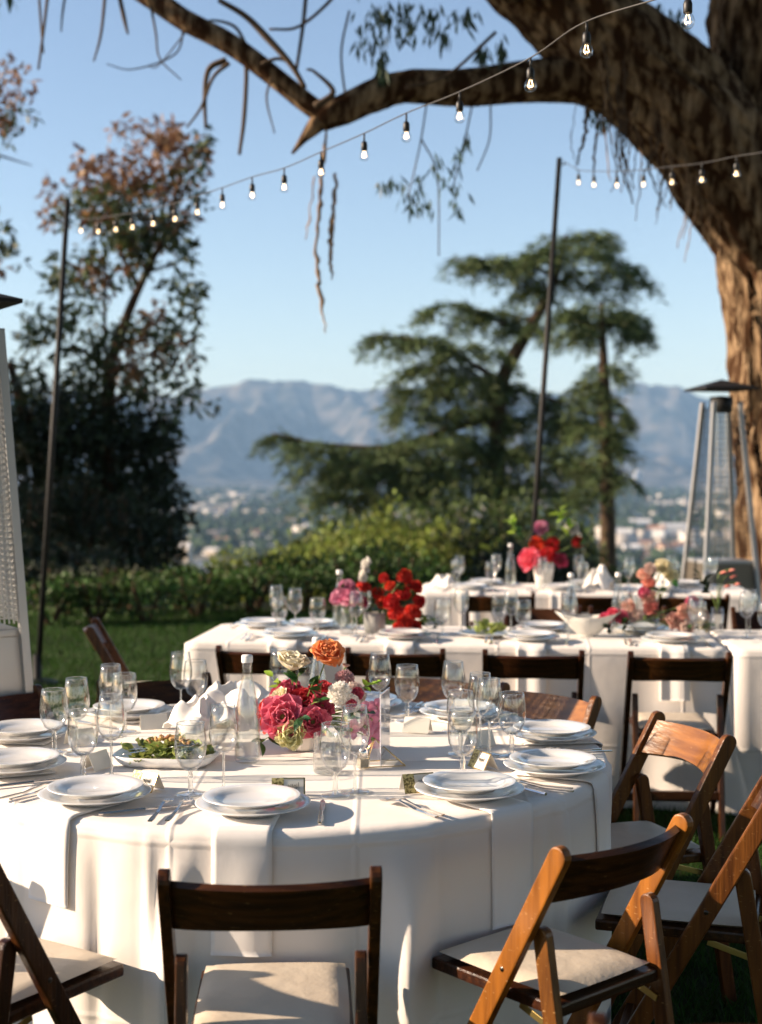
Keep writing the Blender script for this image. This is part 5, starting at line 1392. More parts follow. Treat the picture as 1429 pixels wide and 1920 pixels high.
server(sp_ + Vector((-.120, -.05, .034)), R(-78), R(6), 'perforated silver spoon lying at the front of the salad')
# napkin basket
bs = atZ(385, 1398, ZT)
t = thing('glass_bowl', 'clear glass bread bowl holding a white napkin', 'bowl', bs)
v, f = lathe([(0, .004), (.045, .004), (.06, .018), (.078, .055), (.088, .085), (.0865, .085), (.076, .055), (.058, .020), (.044, .008), (0, .008)], 40); mesh('bowl_glass', v, f, M_['glass'], t)
v, f = lathe([(0, 0), (.042, 0), (.045, .004), (0, .004)], 32); mesh('base', v, f, M_['glass_solid'], t)
def crumpled_cloth(name, label, loc, rad, hgt, seed, group=None, peaks=3, tilt=0):
    """a soft napkin gathered up loosely: broad rounded folds running out from a few crests"""
    n = 80; v, f = [], []
    for i in range(n + 1):
        for j_ in range(n + 1):
            x, y = i / n * 2 - 1, j_ / n * 2 - 1
            rho = min(1.4, math.hypot(x, y)); th = math.atan2(y, x)
            q = Vector((x * .9 + seed * 3.1, y * .9 - seed, seed))
            a1 = noise.noise(q * 1.5); a2 = noise.noise(q * 3.1 + Vector((5, 1, 0)))
            r1 = 1 - math.sqrt(a1 * a1 + .004) * 2.6; r2 = 1 - math.sqrt(a2 * a2 + .01) * 2.0
            fan = .5 + .5 * math.sin(th * (peaks + 2) + seed * 2 + 1.8 * a1 + rho * 1.2)
            env = max(0, 1 - (rho / 1.2) ** 2.0)
            z = hgt * env * (.34 + .46 * r1 + .12 * r2) + hgt * .22 * fan * min(1, rho * 1.6) * env + .012 * fan * rho
            z = max(z, .002)
            k = .80 + .14 * fan
            v.append((x * rad * k + .02 * a1 * (z / hgt), y * rad * k + .03 * a2 * (z / hgt), z))
    for i in range(n):
        for j_ in range(n):
            a = i * (n + 1) + j_; f.append((a, a + n + 1, a + n + 2, a + 1))
    o = mesh(name, v, f, M_['napkin']); o.location = loc; o.rotation_euler = (0, 0, seed * 2.2); o.modifiers.new('thickness', 'SOLIDIFY').thickness = .0022
    return tag(o, label, 'napkin', group)
crumpled_cloth('napkin', 'white napkin with folded points bunched in the glass bread bowl', bs + Vector((0, 0, .050)), .12, .115, 2.4, peaks=4)
crumpled_cloth('napkin', 'large white napkin with tall peaks behind the water bottle', atZ(440, 1352, ZT), .16, .155, .6, peaks=3)
# ------------------------------------------------------------------ flowers
def petal_geo(w=1.0, cup=.35, ruffle=.06, tipcurl=.25, seed=0, nu=6, nv=6):
    """unit petal: base at the origin, along +Z, inner face to -Y"""
    v, f = [], []
    for j in range(nv + 1):
        t = j / nv
        wd = w * (.16 + .84 * math.sin(PI * min(1, .08 + t * .72)) ** .9) * (1 if t < .8 else math.sqrt(max(.12, 1 - ((t - .8) / .23) ** 2)))
        for i in range(nu + 1):
            u = i / nu * 2 - 1
            y = -cup * (u * u) * wd * .8 - cup * .5 * math.sin(t * PI) * -1 * .6 + tipcurl * t ** 3
            y += ruffle * math.sin(u * 7 + seed) * t * t + ruffle * .6 * math.sin(u * 15 + seed * 2) * t ** 3
            v.append((u * wd * .5, y, t + ruffle * .6 * math.cos(u * 9 + seed) * t * t - .10 * u * u * t))
    for j in range(nv):
        for i in range(nu):
            a = j * (nu + 1) + i; f.append((a, a + 1, a + nu + 2, a + nu + 1))
    return v, f
PET = {}
def petal_obj(kind, m, k):
    key = (kind, m, k)
    if key not in PET:
        if kind == 'rose': g = petal_geo(1.05, .45, .05, .22, k * 2.1)
        elif kind == 'poppy': g = petal_geo(1.35, .30, .11, .05, k * 1.7, 8, 7)
        elif kind == 'small': g = petal_geo(.95, .25, .05, .15, k, 4, 4)
        else: g = petal_geo(.62, .3, .08, .2, k, 3, 4)
        me = bpy.data.meshes.new('petal'); me.from_pydata([Vector(q) for q in g[0]], [], g[1]); me.materials.append(M_[m])
        me.polygons.foreach_set('use_smooth', [True] * len(me.polygons)); me.update(); PET[key] = me
    return PET[key]
def head_layout(kind, r):
    """matrices of the petals of one flower head whose opening looks along +Z"""
    out = []
    if kind == 'rose': n, t0, t1, h0, h1 = 26, 4, 74, .55, 1.0
    elif kind == 'ranunculus': n, t0, t1, h0, h1 = 24, 2, 58, .60, .95
    elif kind == 'tall_rose': n, t0, t1, h0, h1 = 18, 2, 48, .7, 1.0
    elif kind == 'poppy': n, t0, t1, h0, h1 = 17, 6, 82, .55, 1.1
    else: n, t0, t1, h0, h1 = 5, 60, 78, 1, 1
    for i in range(n):
        q = i / max(1, n - 1)
        tilt = t0 + (t1 - t0) * q ** .9
        a = i * 2.39996 + random.uniform(-.15, .15)
        s = r * (h0 + (h1 - h0) * q) * random.uniform(.93, 1.06)
        off = r * (.05 + .16 * q)
        M = (Matrix.Rotation(a, 4, 'Z') @ Matrix.Translation((0, off, -.35 * r - .10 * r * q)) @ Matrix.Rotation(-R(tilt), 4, 'X') @ Matrix.Diagonal((s * (.85 + .25 * q), s, s * .95, 1)))
        out.append((M, i))
    return out
def flower(name, kind, m, loc, d, r, label, vase, group=None, m2=None, joined=False, cat='flower'):
    W = frame_to(loc, d, random.uniform(0, 6)); root = thing(name, label, cat, loc, 0, group); root.rotation_mode = 'QUATERNION'
    root.rotation_quaternion = W.to_quaternion()
    pk = 'poppy' if kind == 'poppy' else ('small' if kind == 'small' else 'rose')
    lay = head_layout(kind, r)
    if joined:
        mb = MB()
        for M, i in lay:
            me = petal_obj(pk, m, i % 4); mb.add([v.co for v in me.vertices], [tuple(p.vertices) for p in me.polygons], 0, M)
        mb.build('flower_head', M_[m], root, True)
    else:
        for M, i in lay:
            o = bpy.data.objects.new('petal', petal_obj(pk, m if (m2 is None or i > 8) else m2, i % 4)); link(o, root); o.matrix_local = M
    inv = W.inverted()
    # sepals and stem to the vase
    v, f = lathe([(0, -.55 * r), (.16 * r, -.50 * r), (.24 * r, -.38 * r), (.16 * r, -.25 * r), (0, -.2 * r)], 10); mesh('calyx', v, f, M_['stem'], root)
    a = W @ Vector((0, 0, -.5 * r)); b = Vector(vase)
    dn = W.to_3x3() @ Vector((0, 0, -1))
    mid = a * .5 + b * .5 + dn * (a - b).length * .22 + Vector((0, 0, (a - b).length * .10))
    p, rr = smooth_path([inv @ a, inv @ mid, inv @ b], [.0022, .0024, .0024], 8)
    v, f = tube(p, rr, 6); mesh('stem', v, f, M_['stem'], root)
    return root
def leaf_geo(L, w, fold=.3, curl=.25):
    v, f = [], []
    n = 6
    for i in range(n + 1):
        t = i / n; ww = w * .5 * math.sin(PI * t ** .8) + .0004
        z = -curl * L * t * t
        v += [(-ww, t * L, z + fold * ww), (0, t * L, z), (ww, t * L, z + fold * ww)]
    for i in range(n):
        a = i * 3; f += [(a, a + 1, a + 4, a + 3), (a + 1, a + 2, a + 5, a + 4)]
    return v, f
def leaf_sprig(loc, d, n, L, m, label, vase, spread=.05, cat='greenery'):
    root = thing('leaf_sprig', label, cat, loc)
    v0, f0 = leaf_geo(L, L * .5)
    first = None
    d = Vector(d).normalized(); b = Vector(vase) - Vector(loc)
    p, rr = smooth_path([b, b * .4 + Vector((0, 0, .01)), Vector((0, 0, 0)), d * spread], [.0018, .0018, .0015, .0009], 6)
    v, f = tube(p, rr, 5); mesh('stem', v, f, M_['stem'], root)
    for k in range(n):
        if first is None: o = first = mesh('leaf', v0, f0, M_[m], root)
        else: o = first.copy(); link(o, root)
        s = random.uniform(.7, 1.15)
        dd = (d + Vector((random.gauss(0, .8), random.gauss(0, .8), random.gauss(0, .5)))).normalized()
        o.matrix_local = Matrix.Translation(d * spread * k / max(1, n - 1)) @ dd.to_track_quat('Y', 'Z').to_matrix().to_4x4() @ Matrix.Rotation(random.uniform(-.8, .8), 4, 'Y') @ Matrix.Scale(s, 4)
    return root
def pincushion(loc, d, r, m, label, vase):
    W = frame_to(loc, d); root = thing('scabiosa', label, 'flower', loc); root.rotation_mode = 'QUATERNION'; root.rotation_quaternion = W.to_quaternion()
    P, D = [], []
    for k in range(420):
        z = k / 420; th = k * 2.39996; a = math.acos(1 - z * 1.15)
        q = np.array((math.sin(a) * math.cos(th), math.sin(a) * math.sin(th), math.cos(a) * .75)); P.append(q * r * .70); D.append(q + RNG.normal(size=3) * .35)
    o = leaf_mesh('florets', np.array(P), np.array(D), r * RNG.uniform(.25, .45, 420), r * .20, M_[m], root); o['kind'] = 'stuff'
    me = petal_obj('frill', m, 0)
    for k in range(11):
        o = bpy.data.objects.new('petal', me); link(o, root); o.matrix_local = Matrix.Rotation(k * 2 * PI / 11, 4, 'Z') @ Matrix.Rotation(-R(95), 4, 'X') @ Matrix.Scale(r * random.uniform(.95, 1.2), 4)
    inv = W.inverted(); a = Vector((0, 0, -.2 * r)); b = inv @ Vector(vase)
    p, rr = smooth_path([a, a * .6 + b * .4 + Vector((0, 0, -.02)), b], [.0016] * 3, 6); v, f = tube(p, rr, 5); mesh('stem', v, f, M_['stem'], root)
    return root
# the white bowl of the near bouquet
vs_ = Vector((-.236, 4.10, ZT))
vz = thing('flower_bowl', 'small faceted white ceramic flower bowl at the table centre', 'flower bowl', vs_)
v, f = lathe([(0, .0), (.040, .0), (.046, .006), (.066, .060), (.070, .078), (.067, .078), (.062, .060), (.042, .012), (0, .012)], 12); mesh('bowl_wall', v, f, M_['ceramic'], vz, False)
v, f = lathe([(0, .070), (.0655, .070)], 12); mesh('floral_foam', v, f, M_['leaf_dark'], vz, False)
VT = vs_ + Vector((0, 0, .068))
cam_p = Vector((0, 0, 1.6))
def fl(px, py, Y, rpx, name, kind, m, label, d=None, m2=None, group=None, joined=False, vase=None):
    p = atY(px, py, Y); vv = VT if vase is None else vase
    if d is None:
        d = (p - (vv + Vector((0, 0, -.02)))).normalized() * .9 + (cam_p - p).normalized() * .8
    return flower(name, kind, m, p, d, 1.12 * rpx * Y / F_PX, label, vv, group, m2, joined)
fl(527, 1343, 3.985, 40, 'garden_rose', 'rose', 'p_pink', 'big pink garden rose at the lower left of the near bouquet')
fl(546, 1378, 3.965, 29, 'ranunculus', 'ranunculus', 'p_lemon', 'pale lemon ranunculus hanging over the white bowl rim', d=(-.1, -1, .15))
fl(500, 1352, 4.03, 22, 'red_flower', 'poppy', 'p_red', 'bright red flower just right of the water bottle', d=(-.8, -.5, .2))
fl(492, 1325, 4.06, 18, 'red_flower', 'poppy', 'p_red', 'small bright red flower behind the water bottle shoulder', d=(-.8, -.3, .5))
fl(538, 1296, 4.10, 31, 'garden_rose', 'rose', 'p_mag', 'magenta garden rose above the big pink rose')
fl(572, 1312, 4.05, 27, 'garden_rose', 'rose', 'p_crim', 'deep crimson rose in the middle of near bouquet')
fl(588, 1353, 3.98, 30, 'garden_rose', 'rose', 'p_pink', 'coral pink rose right of the lemon ranunculus', m2='p_mag')
fl(605, 1285, 4.12, 21, 'red_flower', 'poppy', 'p_crim', 'dark red ruffled flower under the orange flower', d=(.1, -.2, 1))
fl(606, 1322, 4.03, 24, 'garden_rose', 'rose', 'p_mag', 'dusky magenta rose at the right of the crimson rose')
fl(518, 1310, 4.06, 25, 'ranunculus', 'ranunculus', 'p_cream', 'cream ranunculus at the left shoulder of near bouquet', d=(-.7, -.5, .6))
fl(549, 1238, 4.10, 35, 'cream_rose', 'tall_rose', 'p_cream', 'tall cream rose rising alone above the bouquet', d=(.15, -.25, 1))
fl(615, 1218, 4.10, 26, 'orange_ranunculus', 'poppy', 'p_orange', 'tall open orange ranunculus, topmost flower of near bouquet', d=(.1, -.55, .8))
fl(668, 1300, 4.03, 19, 'dianthus', 'poppy', 'p_blush', 'blush dianthus under the mauve scabiosa', d=(.5, -.7, .4), m2='p_mag')
fl(658, 1320, 3.99, 16, 'dianthus', 'poppy', 'p_white', 'white dianthus with pink eye at the right of near bouquet', d=(.4, -.9, .1), m2='p_mag')
for i, (a, b, yy) in enumerate([(688, 1331, 4.06), (706, 1327, 4.08), (697, 1350, 4.04), (713, 1349, 4.07), (686, 1362, 4.03), (703, 1364, 4.05), (700, 1386, 4.04), (714, 1380, 4.07), (660, 1368, 3.99)]):
    fl(a, b, yy, 17, 'pelargonium_blossom', 'small', 'p_rosep', ['magenta blossom top left of the spray by the acrylic sign', 'magenta blossom topmost beside the acrylic sign edge', 'magenta blossom at the centre of the spray by the sign', 'magenta blossom touching the acrylic sign at mid height', 'magenta blossom low left of the spray by the sign', 'magenta blossom low in the spray by the sign', 'magenta blossom lowest of the spray by the sign', 'magenta blossom tucked low behind the acrylic sign', 'small dark pink blossom seen through the front wine glass'][i],
       d=(.25, -1, .25 + random.uniform(-.2, .2)))
pincushion(atY(646, 1272, 4.08), (.2, -.3, 1), .030, 'p_mauve', 'mauve scabiosa pincushion at upper right of near bouquet', VT)
pincushion(atY(637, 1300, 4.00), (-.1, -.9, .5), .036, 'p_white', 'white pink scabiosa pincushion facing the camera in near bouquet', VT)
fl(649, 1247, 4.1, 8, 'flower_bud', 'tall_rose', 'p_peach', 'small closed bud on a thin stalk right of orange flower', d=(.2, 0, 1))
for px, py, yy, d, n, L, m, lab in [(556, 1282, 4.1, (.2, -.3, .8), 4, .050, 'leaf_fl', 'dark leaves below the cream rose'), (582, 1292, 4.04, (.3, -.5, .7), 5, .045, 'leaf_fl', 'dark leaves in the heart of the near bouquet'), (588, 1318, 3.99, (.4, -.8, .2), 4, .042, 'leaf_fl', 'dark leaves over the crimson rose'),
                                (566, 1345, 3.97, (0, -1, .1), 5, .045, 'leaf_fl', 'dark leaves between the two pink roses'), (607, 1362, 3.96, (.3, -.9, -.1), 5, .032, 'leaf_lime', 'lime green leaves beside the coral pink rose'), (508, 1380, 3.99, (-.7, -.6, -.3), 5, .045, 'leaf_fl', 'dark leaves under the big pink rose'),
                                (640, 1345, 4.0, (.6, -.6, .1), 6, .040, 'leaf_fl', 'dark leaves at the right of near bouquet'), (628, 1362, 4.0, (.4, -.8, -.2), 6, .036, 'leaf_fl', 'dark leaves above the ribbed tumbler'), (684, 1288, 4.05, (.9, -.2, .4), 7, .026, 'leaf_lime', 'lime green sprig reaching toward the acrylic sign'), (525, 1290, 4.12, (-.5, 0, .8), 4, .040, 'leaf_lime', 'light leaves at upper left of near bouquet'),
                                (668, 1335, 4.05, (.7, -.5, .0), 5, .036, 'leaf_fl', 'dark leaves behind the white dianthus'), (600, 1305, 4.06, (.1, -.6, .8), 4, .04, 'leaf_fl', 'dark leaves under the dark red flower')]:
    leaf_sprig(atY(px, py, yy), d, n, L, m, lab, VT, .04)

# ------------------------------------------------------------------ the tables further back
def far_flower(p, d, r, kind, m, name, label, vase, group=None):
    return flower(name, kind, m, p, d, r, label, vase, group, None, True)
def vase(loc, prof, m, label, name='flower_vase', cat='vase', water=None):
    t = thing(name, label, cat, loc)
    v, f = lathe(prof, 28); mesh('vase_wall', v, f, M_[m], t)
    if water:
        v, f = lathe(water, 24); mesh('water', v, f, M_['water'], t)
    return t
# middle table settings
def setting(T, u, v, side, words, n_gl=True, group='settings'):
    """side -1: diner sits at the near edge, +1 at the far edge"""
    rz = T.a + (0 if side < 0 else PI); ex = T.ex * (1 if side < 0 else -1); ey = T.ey * (1 if side < 0 else -1)
    p = T.at(u, v, ZT)
    def P_of(s, x, lay):
        d0 = v if side < 0 else T.D - v
        flat = d0 + .012 - 0; st = d0 - .12; fl_ = d0 + .008; tot = .12 + .008 + .22; d = s * tot; off = .0015 + lay * .005
        if d < .12: q = p + ex * x - ey * (d + d0 - .12) + Vector((0, 0, off))
        else:
            h = d - .12; q = p + ex * x - ey * (d0 + .022 + off + .018 * h / .22 + .006 * math.sin(x * 50)) + Vector((0, 0, -.012 - h))
        return q
    if side < 0: napkin_on(None, .14, f'hanging white napkin {words}', P_of, 0, 0)
    lift = Vector((0, 0, .008 if side < 0 else 0))
    plate('d', p + lift, f'wide white dinner plate {words}', 'dinner plates on the long tables')
    plate('s', p + lift + Vector((0, 0, .0175)), f'smaller white top plate {words}', 'salad plates on the long tables')
    put('fork', p - ex * .19 - ey * .02, rz, f'silver fork {words}', 'silver forks'); put('fork', p - ex * .215 - ey * .02, rz, f'outer silver fork {words}', 'silver forks')
    put('knife', p + ex * .165 - ey * .02, rz, f'silver knife {words}', 'silver knives')
near2 = [(.48, 'on the middle table under the tall pink flowers'), (1.04, 'on the middle table in front of the red poppies'), (1.66, 'on the middle table in front of the salad plate'), (2.32, 'on the middle table in front of the peach roses')]
for u, w in near2: setting(T2, u, .165, -1, w)
far2 = [(.26, 'at the far left corner of the middle table'), (.52, 'on the far edge of the middle table left of pink flowers'), (1.72, 'on the far edge of the middle table left of shell bowl'), (2.22, 'on the far edge of the middle table behind the shell bowl')]
for u, w in far2: setting(T2, u, T2.D - .16, 1, w)
setting(T2b, .42, .165, -1, 'on the edge table right of the middle table')
setting(T2b, .42, T2b.D - .16, 1, 'at the far side of the edge table')
n3 = [(.35, 'at the left of the farthest table'), (.95, 'on the farthest table before the red flowers'), (1.6, 'on the farthest table at its right')]
for u, w in n3: setting(T3, u, .165, -1, w)
for u, w in [(.45, 'on the farthest table back edge at left'), (1.15, 'on the farthest table back edge behind red flowers'), (1.85, 'on the farthest table back edge at right')]: setting(T3, u, T3.D - .16, 1, w)
def gl2(T, lst, tn):
    for kind, u, v, lab in lst: put(kind, T.at(u, v, ZT), random.uniform(0, 6), lab + tn, ('wine glasses' if kind == 'wine' else 'water goblets') + ' on the long tables')
gl2(T2, [('wine', .34, .58, 'leftmost tall wine glass'), ('goblet', .40, .34, 'leftmost water goblet'), ('wine', .47, .40, 'wine glass right of the leftmost goblet'), ('goblet', .60, .30, 'water goblet left of the pink flower vase'), ('wine', .80, .58, 'wine glass behind the pink flower vase'), ('wine', .80, .26, 'wine glass between pink flowers and red poppies'),
         ('goblet', 1.22, .36, 'water goblet just right of the red poppies'), ('wine', 1.31, .46, 'wine glass just right of the red poppies'), ('goblet', 1.50, .56, 'water goblet behind the salad plate'), ('wine', 1.56, .40, 'wine glass left of the shell bowl'), ('goblet', 1.62, .32, 'water goblet at the right of the salad plate'), ('wine', 1.84, .26, 'wine glass in front of the shell bowl'),
         ('wine', 2.12, .45, 'wine glass right of the shell bowl'), ('goblet', 2.16, .62, 'water goblet behind the magenta sweet peas'), ('wine', 2.44, .22, 'wine glass at the right end before the peach roses'), ('goblet', 2.47, .34, 'water goblet at the right end by the peach roses')], ' on the middle table')
gl2(T2b, [('wine', .12, .42, 'wine glass at the left end'), ('goblet', .20, .34, 'water goblet at the left end'), ('wine', .17, .62, 'rear wine glass')], ' of the edge table right of the middle table')
k3 = 0
spots3 = ['leftmost front', 'leftmost rear', 'front left', 'rear left', 'inner front left', 'inner rear left', 'front middle', 'rear middle', 'inner front right', 'inner rear right', 'front right', 'rear right', 'rightmost front', 'rightmost rear']
for a in range(7):
    for b in range(2):
        gl2(T3, [(('wine', 'goblet')[(a + b) % 2], .22 + a * .30 + random.uniform(-.05, .05), .33 + b * .22 + random.uniform(-.05, .05), f'{spots3[k3]} {("wine glass", "water goblet")[(a + b) % 2]}')], ' on the farthest table'); k3 += 1
bottle(T2.at(.67, .60, ZT), 'clear glass bottle behind the pink flowers on the middle table')
bottle(T2.at(1.86, .52, ZT), 'clear glass bottle standing behind the shell bowl on the middle table')
bottle(T2.at(2.10, .58, ZT), 'clear glass bottle left of the pink sprays on the middle table')
bottle(T3.at(.62, .45, ZT), 'clear glass bottle on the farthest table left of the red flowers')
# pink flowers in a glass cylinder, white stock behind
p = T2.at(.735, .40, ZT)
vase(p, [(0, 0), (.034, 0), (.036, .004), (.034, .05), (.030, .10), (.033, .150), (.0315, .150), (.0285, .10), (.0325, .05), (.034, .008), (0, .008)], 'glass', 'clear glass vase with pink flowers on the middle table', water=[(0, .009), (.0322, .009), (.0318, .05), (.0285, .09), (0, .09)])
for k, (dx, dy, dz, m, r, nm, lab) in enumerate([(-.03, 0, .20, 'p_rosep', .045, 'pink_flower', 'pink open flower at left over the glass vase'), (.02, -.03, .185, 'p_rosep', .048, 'pink_flower', 'pink open flower low in front over the glass vase'), (.0, .03, .24, 'p_rosep', .04, 'pink_flower', 'pink open flower topmost over the glass vase'),
                                           (.07, .0, .165, 'p_mag', .035, 'magenta_flower', 'magenta flower at the right side of the glass vase'), (.09, .02, .235, 'p_red', .034, 'red_flower', 'small red flower beside the white stock'), (-.06, .02, .17, 'p_rosep', .03, 'pink_flower', 'small pink flower at far left over the glass vase')]):
    far_flower(p + Vector((dx, dy, dz)), (dx * 4, -.7, .6), r, 'poppy', m, nm, lab, p + Vector((0, 0, .1)))
st = thing('stock_flower', 'tall white stock stem standing above the pink flowers', 'flower', p + Vector((.07, .05, .1)))
for k in range(9):
    me = petal_obj('poppy', 'p_white', k % 4); mb = MB()
    for M, i in head_layout('poppy', .020): mb.add([q.co for q in me.vertices], [tuple(g.vertices) for g in me.polygons], 0, M)
    o = mb.build('floret', M_['p_white'], st, True); o.matrix_local = frame_to(Vector((.014 * math.cos(k * 2.4) + .004 * k, .014 * math.sin(k * 2.4), .14 + k * .016)), (math.cos(k * 2.4), math.sin(k * 2.4) - .4, .5))
v, f = tube([(0, 0, -.05), (.01, 0, .1), (.035, 0, .27)], [.003, .003, .002], 6); mesh('stem', v, f, M_['stem'], st)
for k, (dx, dz) in enumerate(((-.02, .17), (.16, .15), (.05, .13))):
    leaf_sprig(p + Vector((dx, .03, dz)), (dx, 0, .5), 6, .05, 'leaf_fl', ['green leaves under the pink flowers of the glass vase', 'green leaves between stone vase and white stock', 'green leaves at the mouth of the pink flower vase'][k], p + Vector((0, 0, .1)))
# red poppies in a stone vase
p = T2.at(.87, .46, ZT)
vase(p, [(0, 0), (.050, 0), (.054, .004), (.056, .10), (.052, .10), (.050, .02), (0, .02)], 'concrete', 'short grey stone vase of the red poppies')
PT = p + Vector((.02, 0, .09))
for k, (dx, dy, dz, r) in enumerate([(.03, -.02, .20, .040), (.06, -.05, .155, .045), (.10, -.06, .165, .050), (.15, -.04, .20, .046), (.19, 0, .235, .036), (.16, .0, .285, .046), (.22, .02, .225, .040), (.12, -.08, .11, .048), (.16, -.08, .075, .052), (.20, -.07, .12, .046), (.23, -.03, .16, .042), (.09, -.02, .235, .034), (.06, .02, .27, .030), (.14, -.10, .04, .046), (.21, -.09, .045, .042)]):
    far_flower(p + Vector((0.14 + (dx - .14) * 1.05 - .01, dy * 1.7 + random.uniform(-.02, .03), dz * 1.02)), (dx * 2 - .2, -.8, .5), r * .80, 'poppy', 'p_red', 'red_poppy', ['red poppy at the left over the stone vase', 'red poppy low beside the stone vase rim', 'wide red poppy at the heart of the cluster', 'red poppy above the heart of the cluster', 'red poppy upper right of the cluster', 'topmost red poppy of the cluster', 'rightmost upper red poppy of the cluster', 'red poppy left below the heart of the cluster', 'large red poppy low in the cluster', 'red poppy right below the heart of the cluster', 'red poppy at the right rim of the cluster', 'small red poppy upper left of the cluster', 'small red poppy at the upper left tip', 'lowest red poppy near the tablecloth', 'red poppy near the tablecloth at right'][k], PT, 'red poppies of the middle table')
for k, (dx, dz) in enumerate(((.12, .2), (.22, .06), (.0, .12), (.30, .02), (.26, .05))):
    leaf_sprig(p + Vector((dx, -.02, dz)), (.3, -.5, .4), 6, .055, 'leaf_fl' if k < 4 else 'leaf_lime', ['green leaves among the upper red poppies', 'green leaves under the lowest red poppies', 'green leaves at the left of the stone vase', 'green trailing leaves right of the red poppies', 'pale green leaves right of the red poppies'][k], PT)
# salad plate, shell bowl
p = T2.at(1.44, .36, ZT)
plate('d', p, 'white serving plate under the salad on the middle table', 'serving plates')
sl = thing('salad_heap', 'heap of green leaf salad on the middle table', 'salad', p + Vector((0, 0, .015)))
for k in range(26):
    o = lm_[k % 5].copy(); link(o, sl); a = random.uniform(0, 6.28); q = random.random() ** .6 * .085
    o.location = (q * math.cos(a), q * math.sin(a), .03 * (1 - q / .1) + random.uniform(0, .012)); o.rotation_euler = (random.uniform(-.4, .8), random.uniform(-.5, .5), random.uniform(0, 6.28)); o.scale = (.7, .7, .7)
p = T2.at(1.94, .42, ZT)
sb = thing('shell_bowl', 'white shell shaped serving bowl with two pointed ends', 'bowl', p, T2.a)
v, f = [], []; n = 56
for i, (q, z) in enumerate([(.01, .006), (.45, .006), (.6, .02), (.8, .055), (1.0, .095), (.985, .097), (.78, .058), (.57, .026), (.4, .014), (.01, .014)]):
    for k in range(n):
        th = 2 * PI * k / n; tip = abs(math.cos(th)) ** 5
        r = q * (.105 + .055 * tip * (z / .095)) * (1 + .02 * math.cos(24 * th) * (z / .095)); v.append((r * math.cos(th), r * math.sin(th) * .8, z * (1 + .25 * tip)))
for i in range(9):
    for k in range(n): f.append((i * n + k, i * n + (k + 1) % n, (i + 1) * n + (k + 1) % n, (i + 1) * n + k))
mesh('bowl_wall', v, f, M_['ceramic'], sb)
v, f = lathe([(.035, 0), (.045, 0), (.045, .008), (.035, .008)], 28); mesh('foot_ring', v, f, M_['ceramic'], sb)
# right hand arrangement: sprays of pink, peach roses, magenta sweet peas
p = T2.at(2.22, .48, ZT)
vase(p, [(0, 0), (.055, 0), (.060, .005), (.075, .085), (.071, .085), (.056, .015), (0, .015)], 'glass', 'low clear bowl vase under the tall pink spray', water=[(0, .016), (.055, .016), (.066, .07), (0, .07)])
PT = p + Vector((0, 0, .07))
seq = [(.02, .0, .26, .034, 'p_coral'), (.0, .02, .30, .034, 'p_peach'), (.03, .02, .335, .030, 'p_blush'), (.02, -.03, .20, .040, 'p_peach'), (.03, -.05, .15, .040, 'p_coral'), (.0, -.02, .22, .03, 'p_pink'), (-.20, -.06, .085, .040, 'p_mag'), (-.16, -.05, .115, .030, 'p_mag'), (-.12, -.06, .10, .036, 'p_pink'), (-.05, -.06, .11, .040, 'p_blush'), (-.08, -.03, .15, .034, 'p_peach'),
       (.15, -.08, .085, .048, 'p_peach'), (.20, -.06, .13, .044, 'p_peach'), (.24, -.03, .17, .036, 'p_pink'), (.28, -.06, .12, .042, 'p_blush'), (.29, -.08, .07, .038, 'p_cream'), (.20, -.10, .05, .036, 'p_blush'), (.10, .05, .345, .045, 'p_cream'), (.14, .06, .30, .036, 'p_cream')]
lab_ = ['coral bloom in the middle of the tall spray', 'peach bloom high in the tall spray', 'blush bloom at the top of the tall spray', 'peach bloom low in the tall spray', 'coral bloom lowest of the tall spray', 'pink bloom inside the tall spray', 'magenta sweet pea nearest the shell bowl', 'upper magenta sweet pea near the shell bowl', 'pink bloom right of the magenta sweet peas', 'blush bloom left of the tall spray', 'peach bloom left behind the tall spray', 'peach rose at the left of the low rose group', 'peach rose topmost of the low rose group', 'pink rose at the upper right of the rose group', 'blush rose at the right of the rose group', 'cream rose at the right end near the tablecloth', 'blush rose lowest of the low rose group', 'large cream bloom beside the far heater leg', 'cream bloom below the large cream bloom']
for (dx, dy, dz, r, m), lb in zip(seq, lab_):
    far_flower(p + T2.ex * dx + T2.ey * dy + Vector((0, 0, dz)), (dx * 2 - .2, -.8, .5), r, 'rose' if r > .037 else 'poppy', m, 'rose' if r > .037 else 'blossom', lb + ' on the middle table', PT)
for k, (dx, dz) in enumerate(((-.10, .05), (.06, .22), (.18, .03), (.27, .04), (-.18, .03), (.12, .26), (.06, .1))):
    leaf_sprig(p + T2.ex * dx + Vector((0, -.05, dz)), (dx, -.5, .3), 7, .05, 'leaf_fl', ['dark leaves under the pink blooms left of the bowl vase', 'dark leaves half way up the tall pink spray', 'dark leaves under the peach roses', 'dark leaves under the cream rose at right end', 'dark leaves trailing by the shell bowl', 'dark leaves beside the large cream bloom', 'dark leaves at the bowl vase mouth'][k], PT)
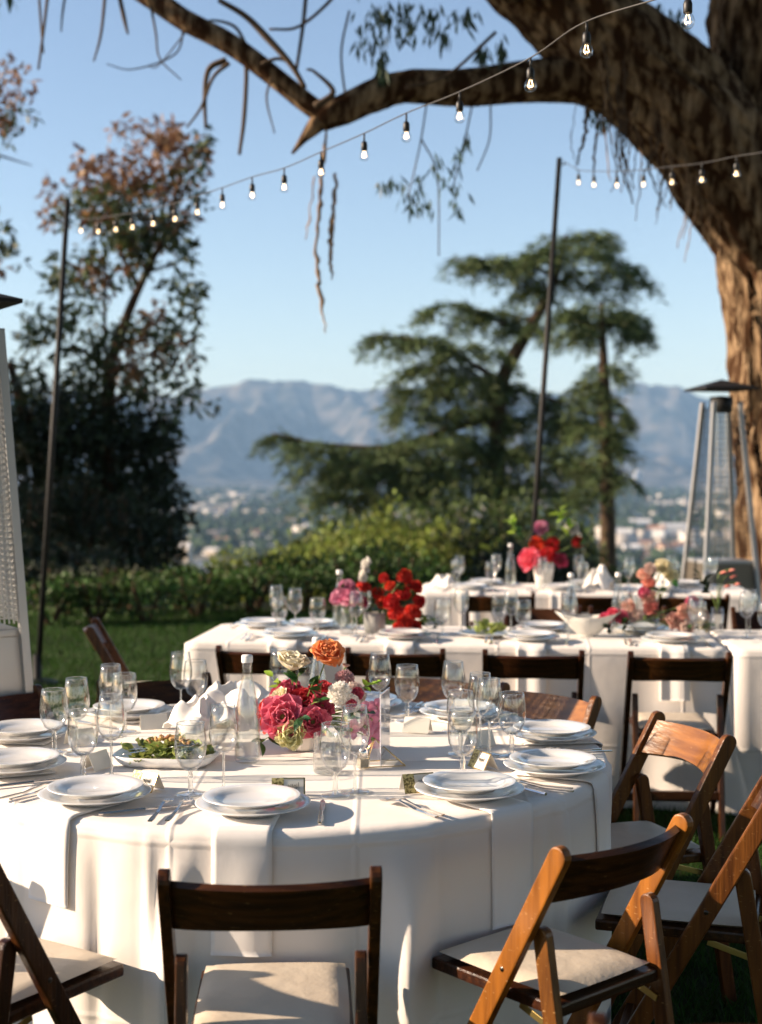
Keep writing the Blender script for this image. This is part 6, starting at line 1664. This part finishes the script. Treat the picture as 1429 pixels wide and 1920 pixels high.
# fuchsia sprig at the back right
p = T2b.at(.02, .70, ZT)
vase(p, [(0, 0), (.03, 0), (.032, .004), (.030, .12), (.028, .12), (.029, .01), (0, .01)], 'glass', 'slim glass vase with hanging coral bells before the far heater')
for k, (dx, dz) in enumerate(((.03, .30), (.08, .28), (.10, .24), (.05, .23), (.07, .31))):
    far_flower(p + Vector((dx, 0, dz)), (.2, -.3, -1), .022, 'tall_rose', 'p_coral', 'coral_bell', ['upper left coral bell', 'middle coral bell', 'right hand coral bell', 'low left coral bell', 'topmost coral bell'][k] + ' hanging before the far heater', p + Vector((0, 0, .11)))
leaf_sprig(p + Vector((-.04, 0, .20)), (-.3, 0, .5), 9, .06, 'leaf_dark', 'dark bronze leaves beside the coral bells', p + Vector((0, 0, .1)), .10)
# farthest table flowers and napkins
p = T3.at(.85, .42, ZT)
vase(p, [(0, 0), (.045, 0), (.05, .01), (.07, .12), (.075, .17), (.071, .17), (.045, .02), (0, .02)], 'ceramic', 'white vase of red and pink flowers on the farthest table')
PT = p + Vector((0, 0, .15))
for k, (dx, dy, dz, r, m, lb) in enumerate([(-.11, -.04, .21, .085, 'p_pink', 'large coral pink bloom at left'), (-.05, 0, .31, .05, 'p_red', 'red bloom near the top'), (.06, -.02, .31, .055, 'p_red', 'red bloom at the right'), (-.02, .02, .42, .055, 'p_rosep', 'pink bloom at the very top'), (.11, -.03, .20, .055, 'p_mag', 'magenta bloom low at right'), (.20, .02, .42, .055, 'p_white', 'white bloom at upper right'), (.24, 0, .32, .04, 'p_red', 'small red bloom far right'), (.02, -.06, .24, .05, 'p_red', 'red bloom in front')]):
    far_flower(p + Vector((dx, dy, dz)), (dx * 2 - .2, -.8, .4), r, 'rose' if r > .05 else 'poppy', m, 'rose', lb + ' of the farthest table bouquet', PT)
for k, (dx, dz) in enumerate(((-.2, .38), (-.15, .3), (.16, .36), (.24, .25), (.1, .45))):
    leaf_sprig(p + Vector((dx, 0, dz)), (dx, 0, .6), 9, .07, 'leaf_fl' if k % 2 else 'leaf_lime', ['light leaves at upper left', 'dark leaves at left', 'light leaves at upper right', 'dark leaves at right', 'light leaves on top'][k] + ' of the farthest table bouquet', PT, .10)
crumpled_cloth('napkin', 'puffed white napkin standing right of the farthest bouquet', T3.at(1.22, .30, ZT), .11, .20, 1.2, peaks=3)
crumpled_cloth('napkin', 'puffed white napkin at the right end of the farthest table', T3.at(1.68, .36, ZT), .10, .17, 4.2, peaks=4)
crumpled_cloth('napkin', 'puffed white napkin at the left end of the farthest table', T3.at(.16, .42, ZT), .10, .10, 3.2, peaks=4)
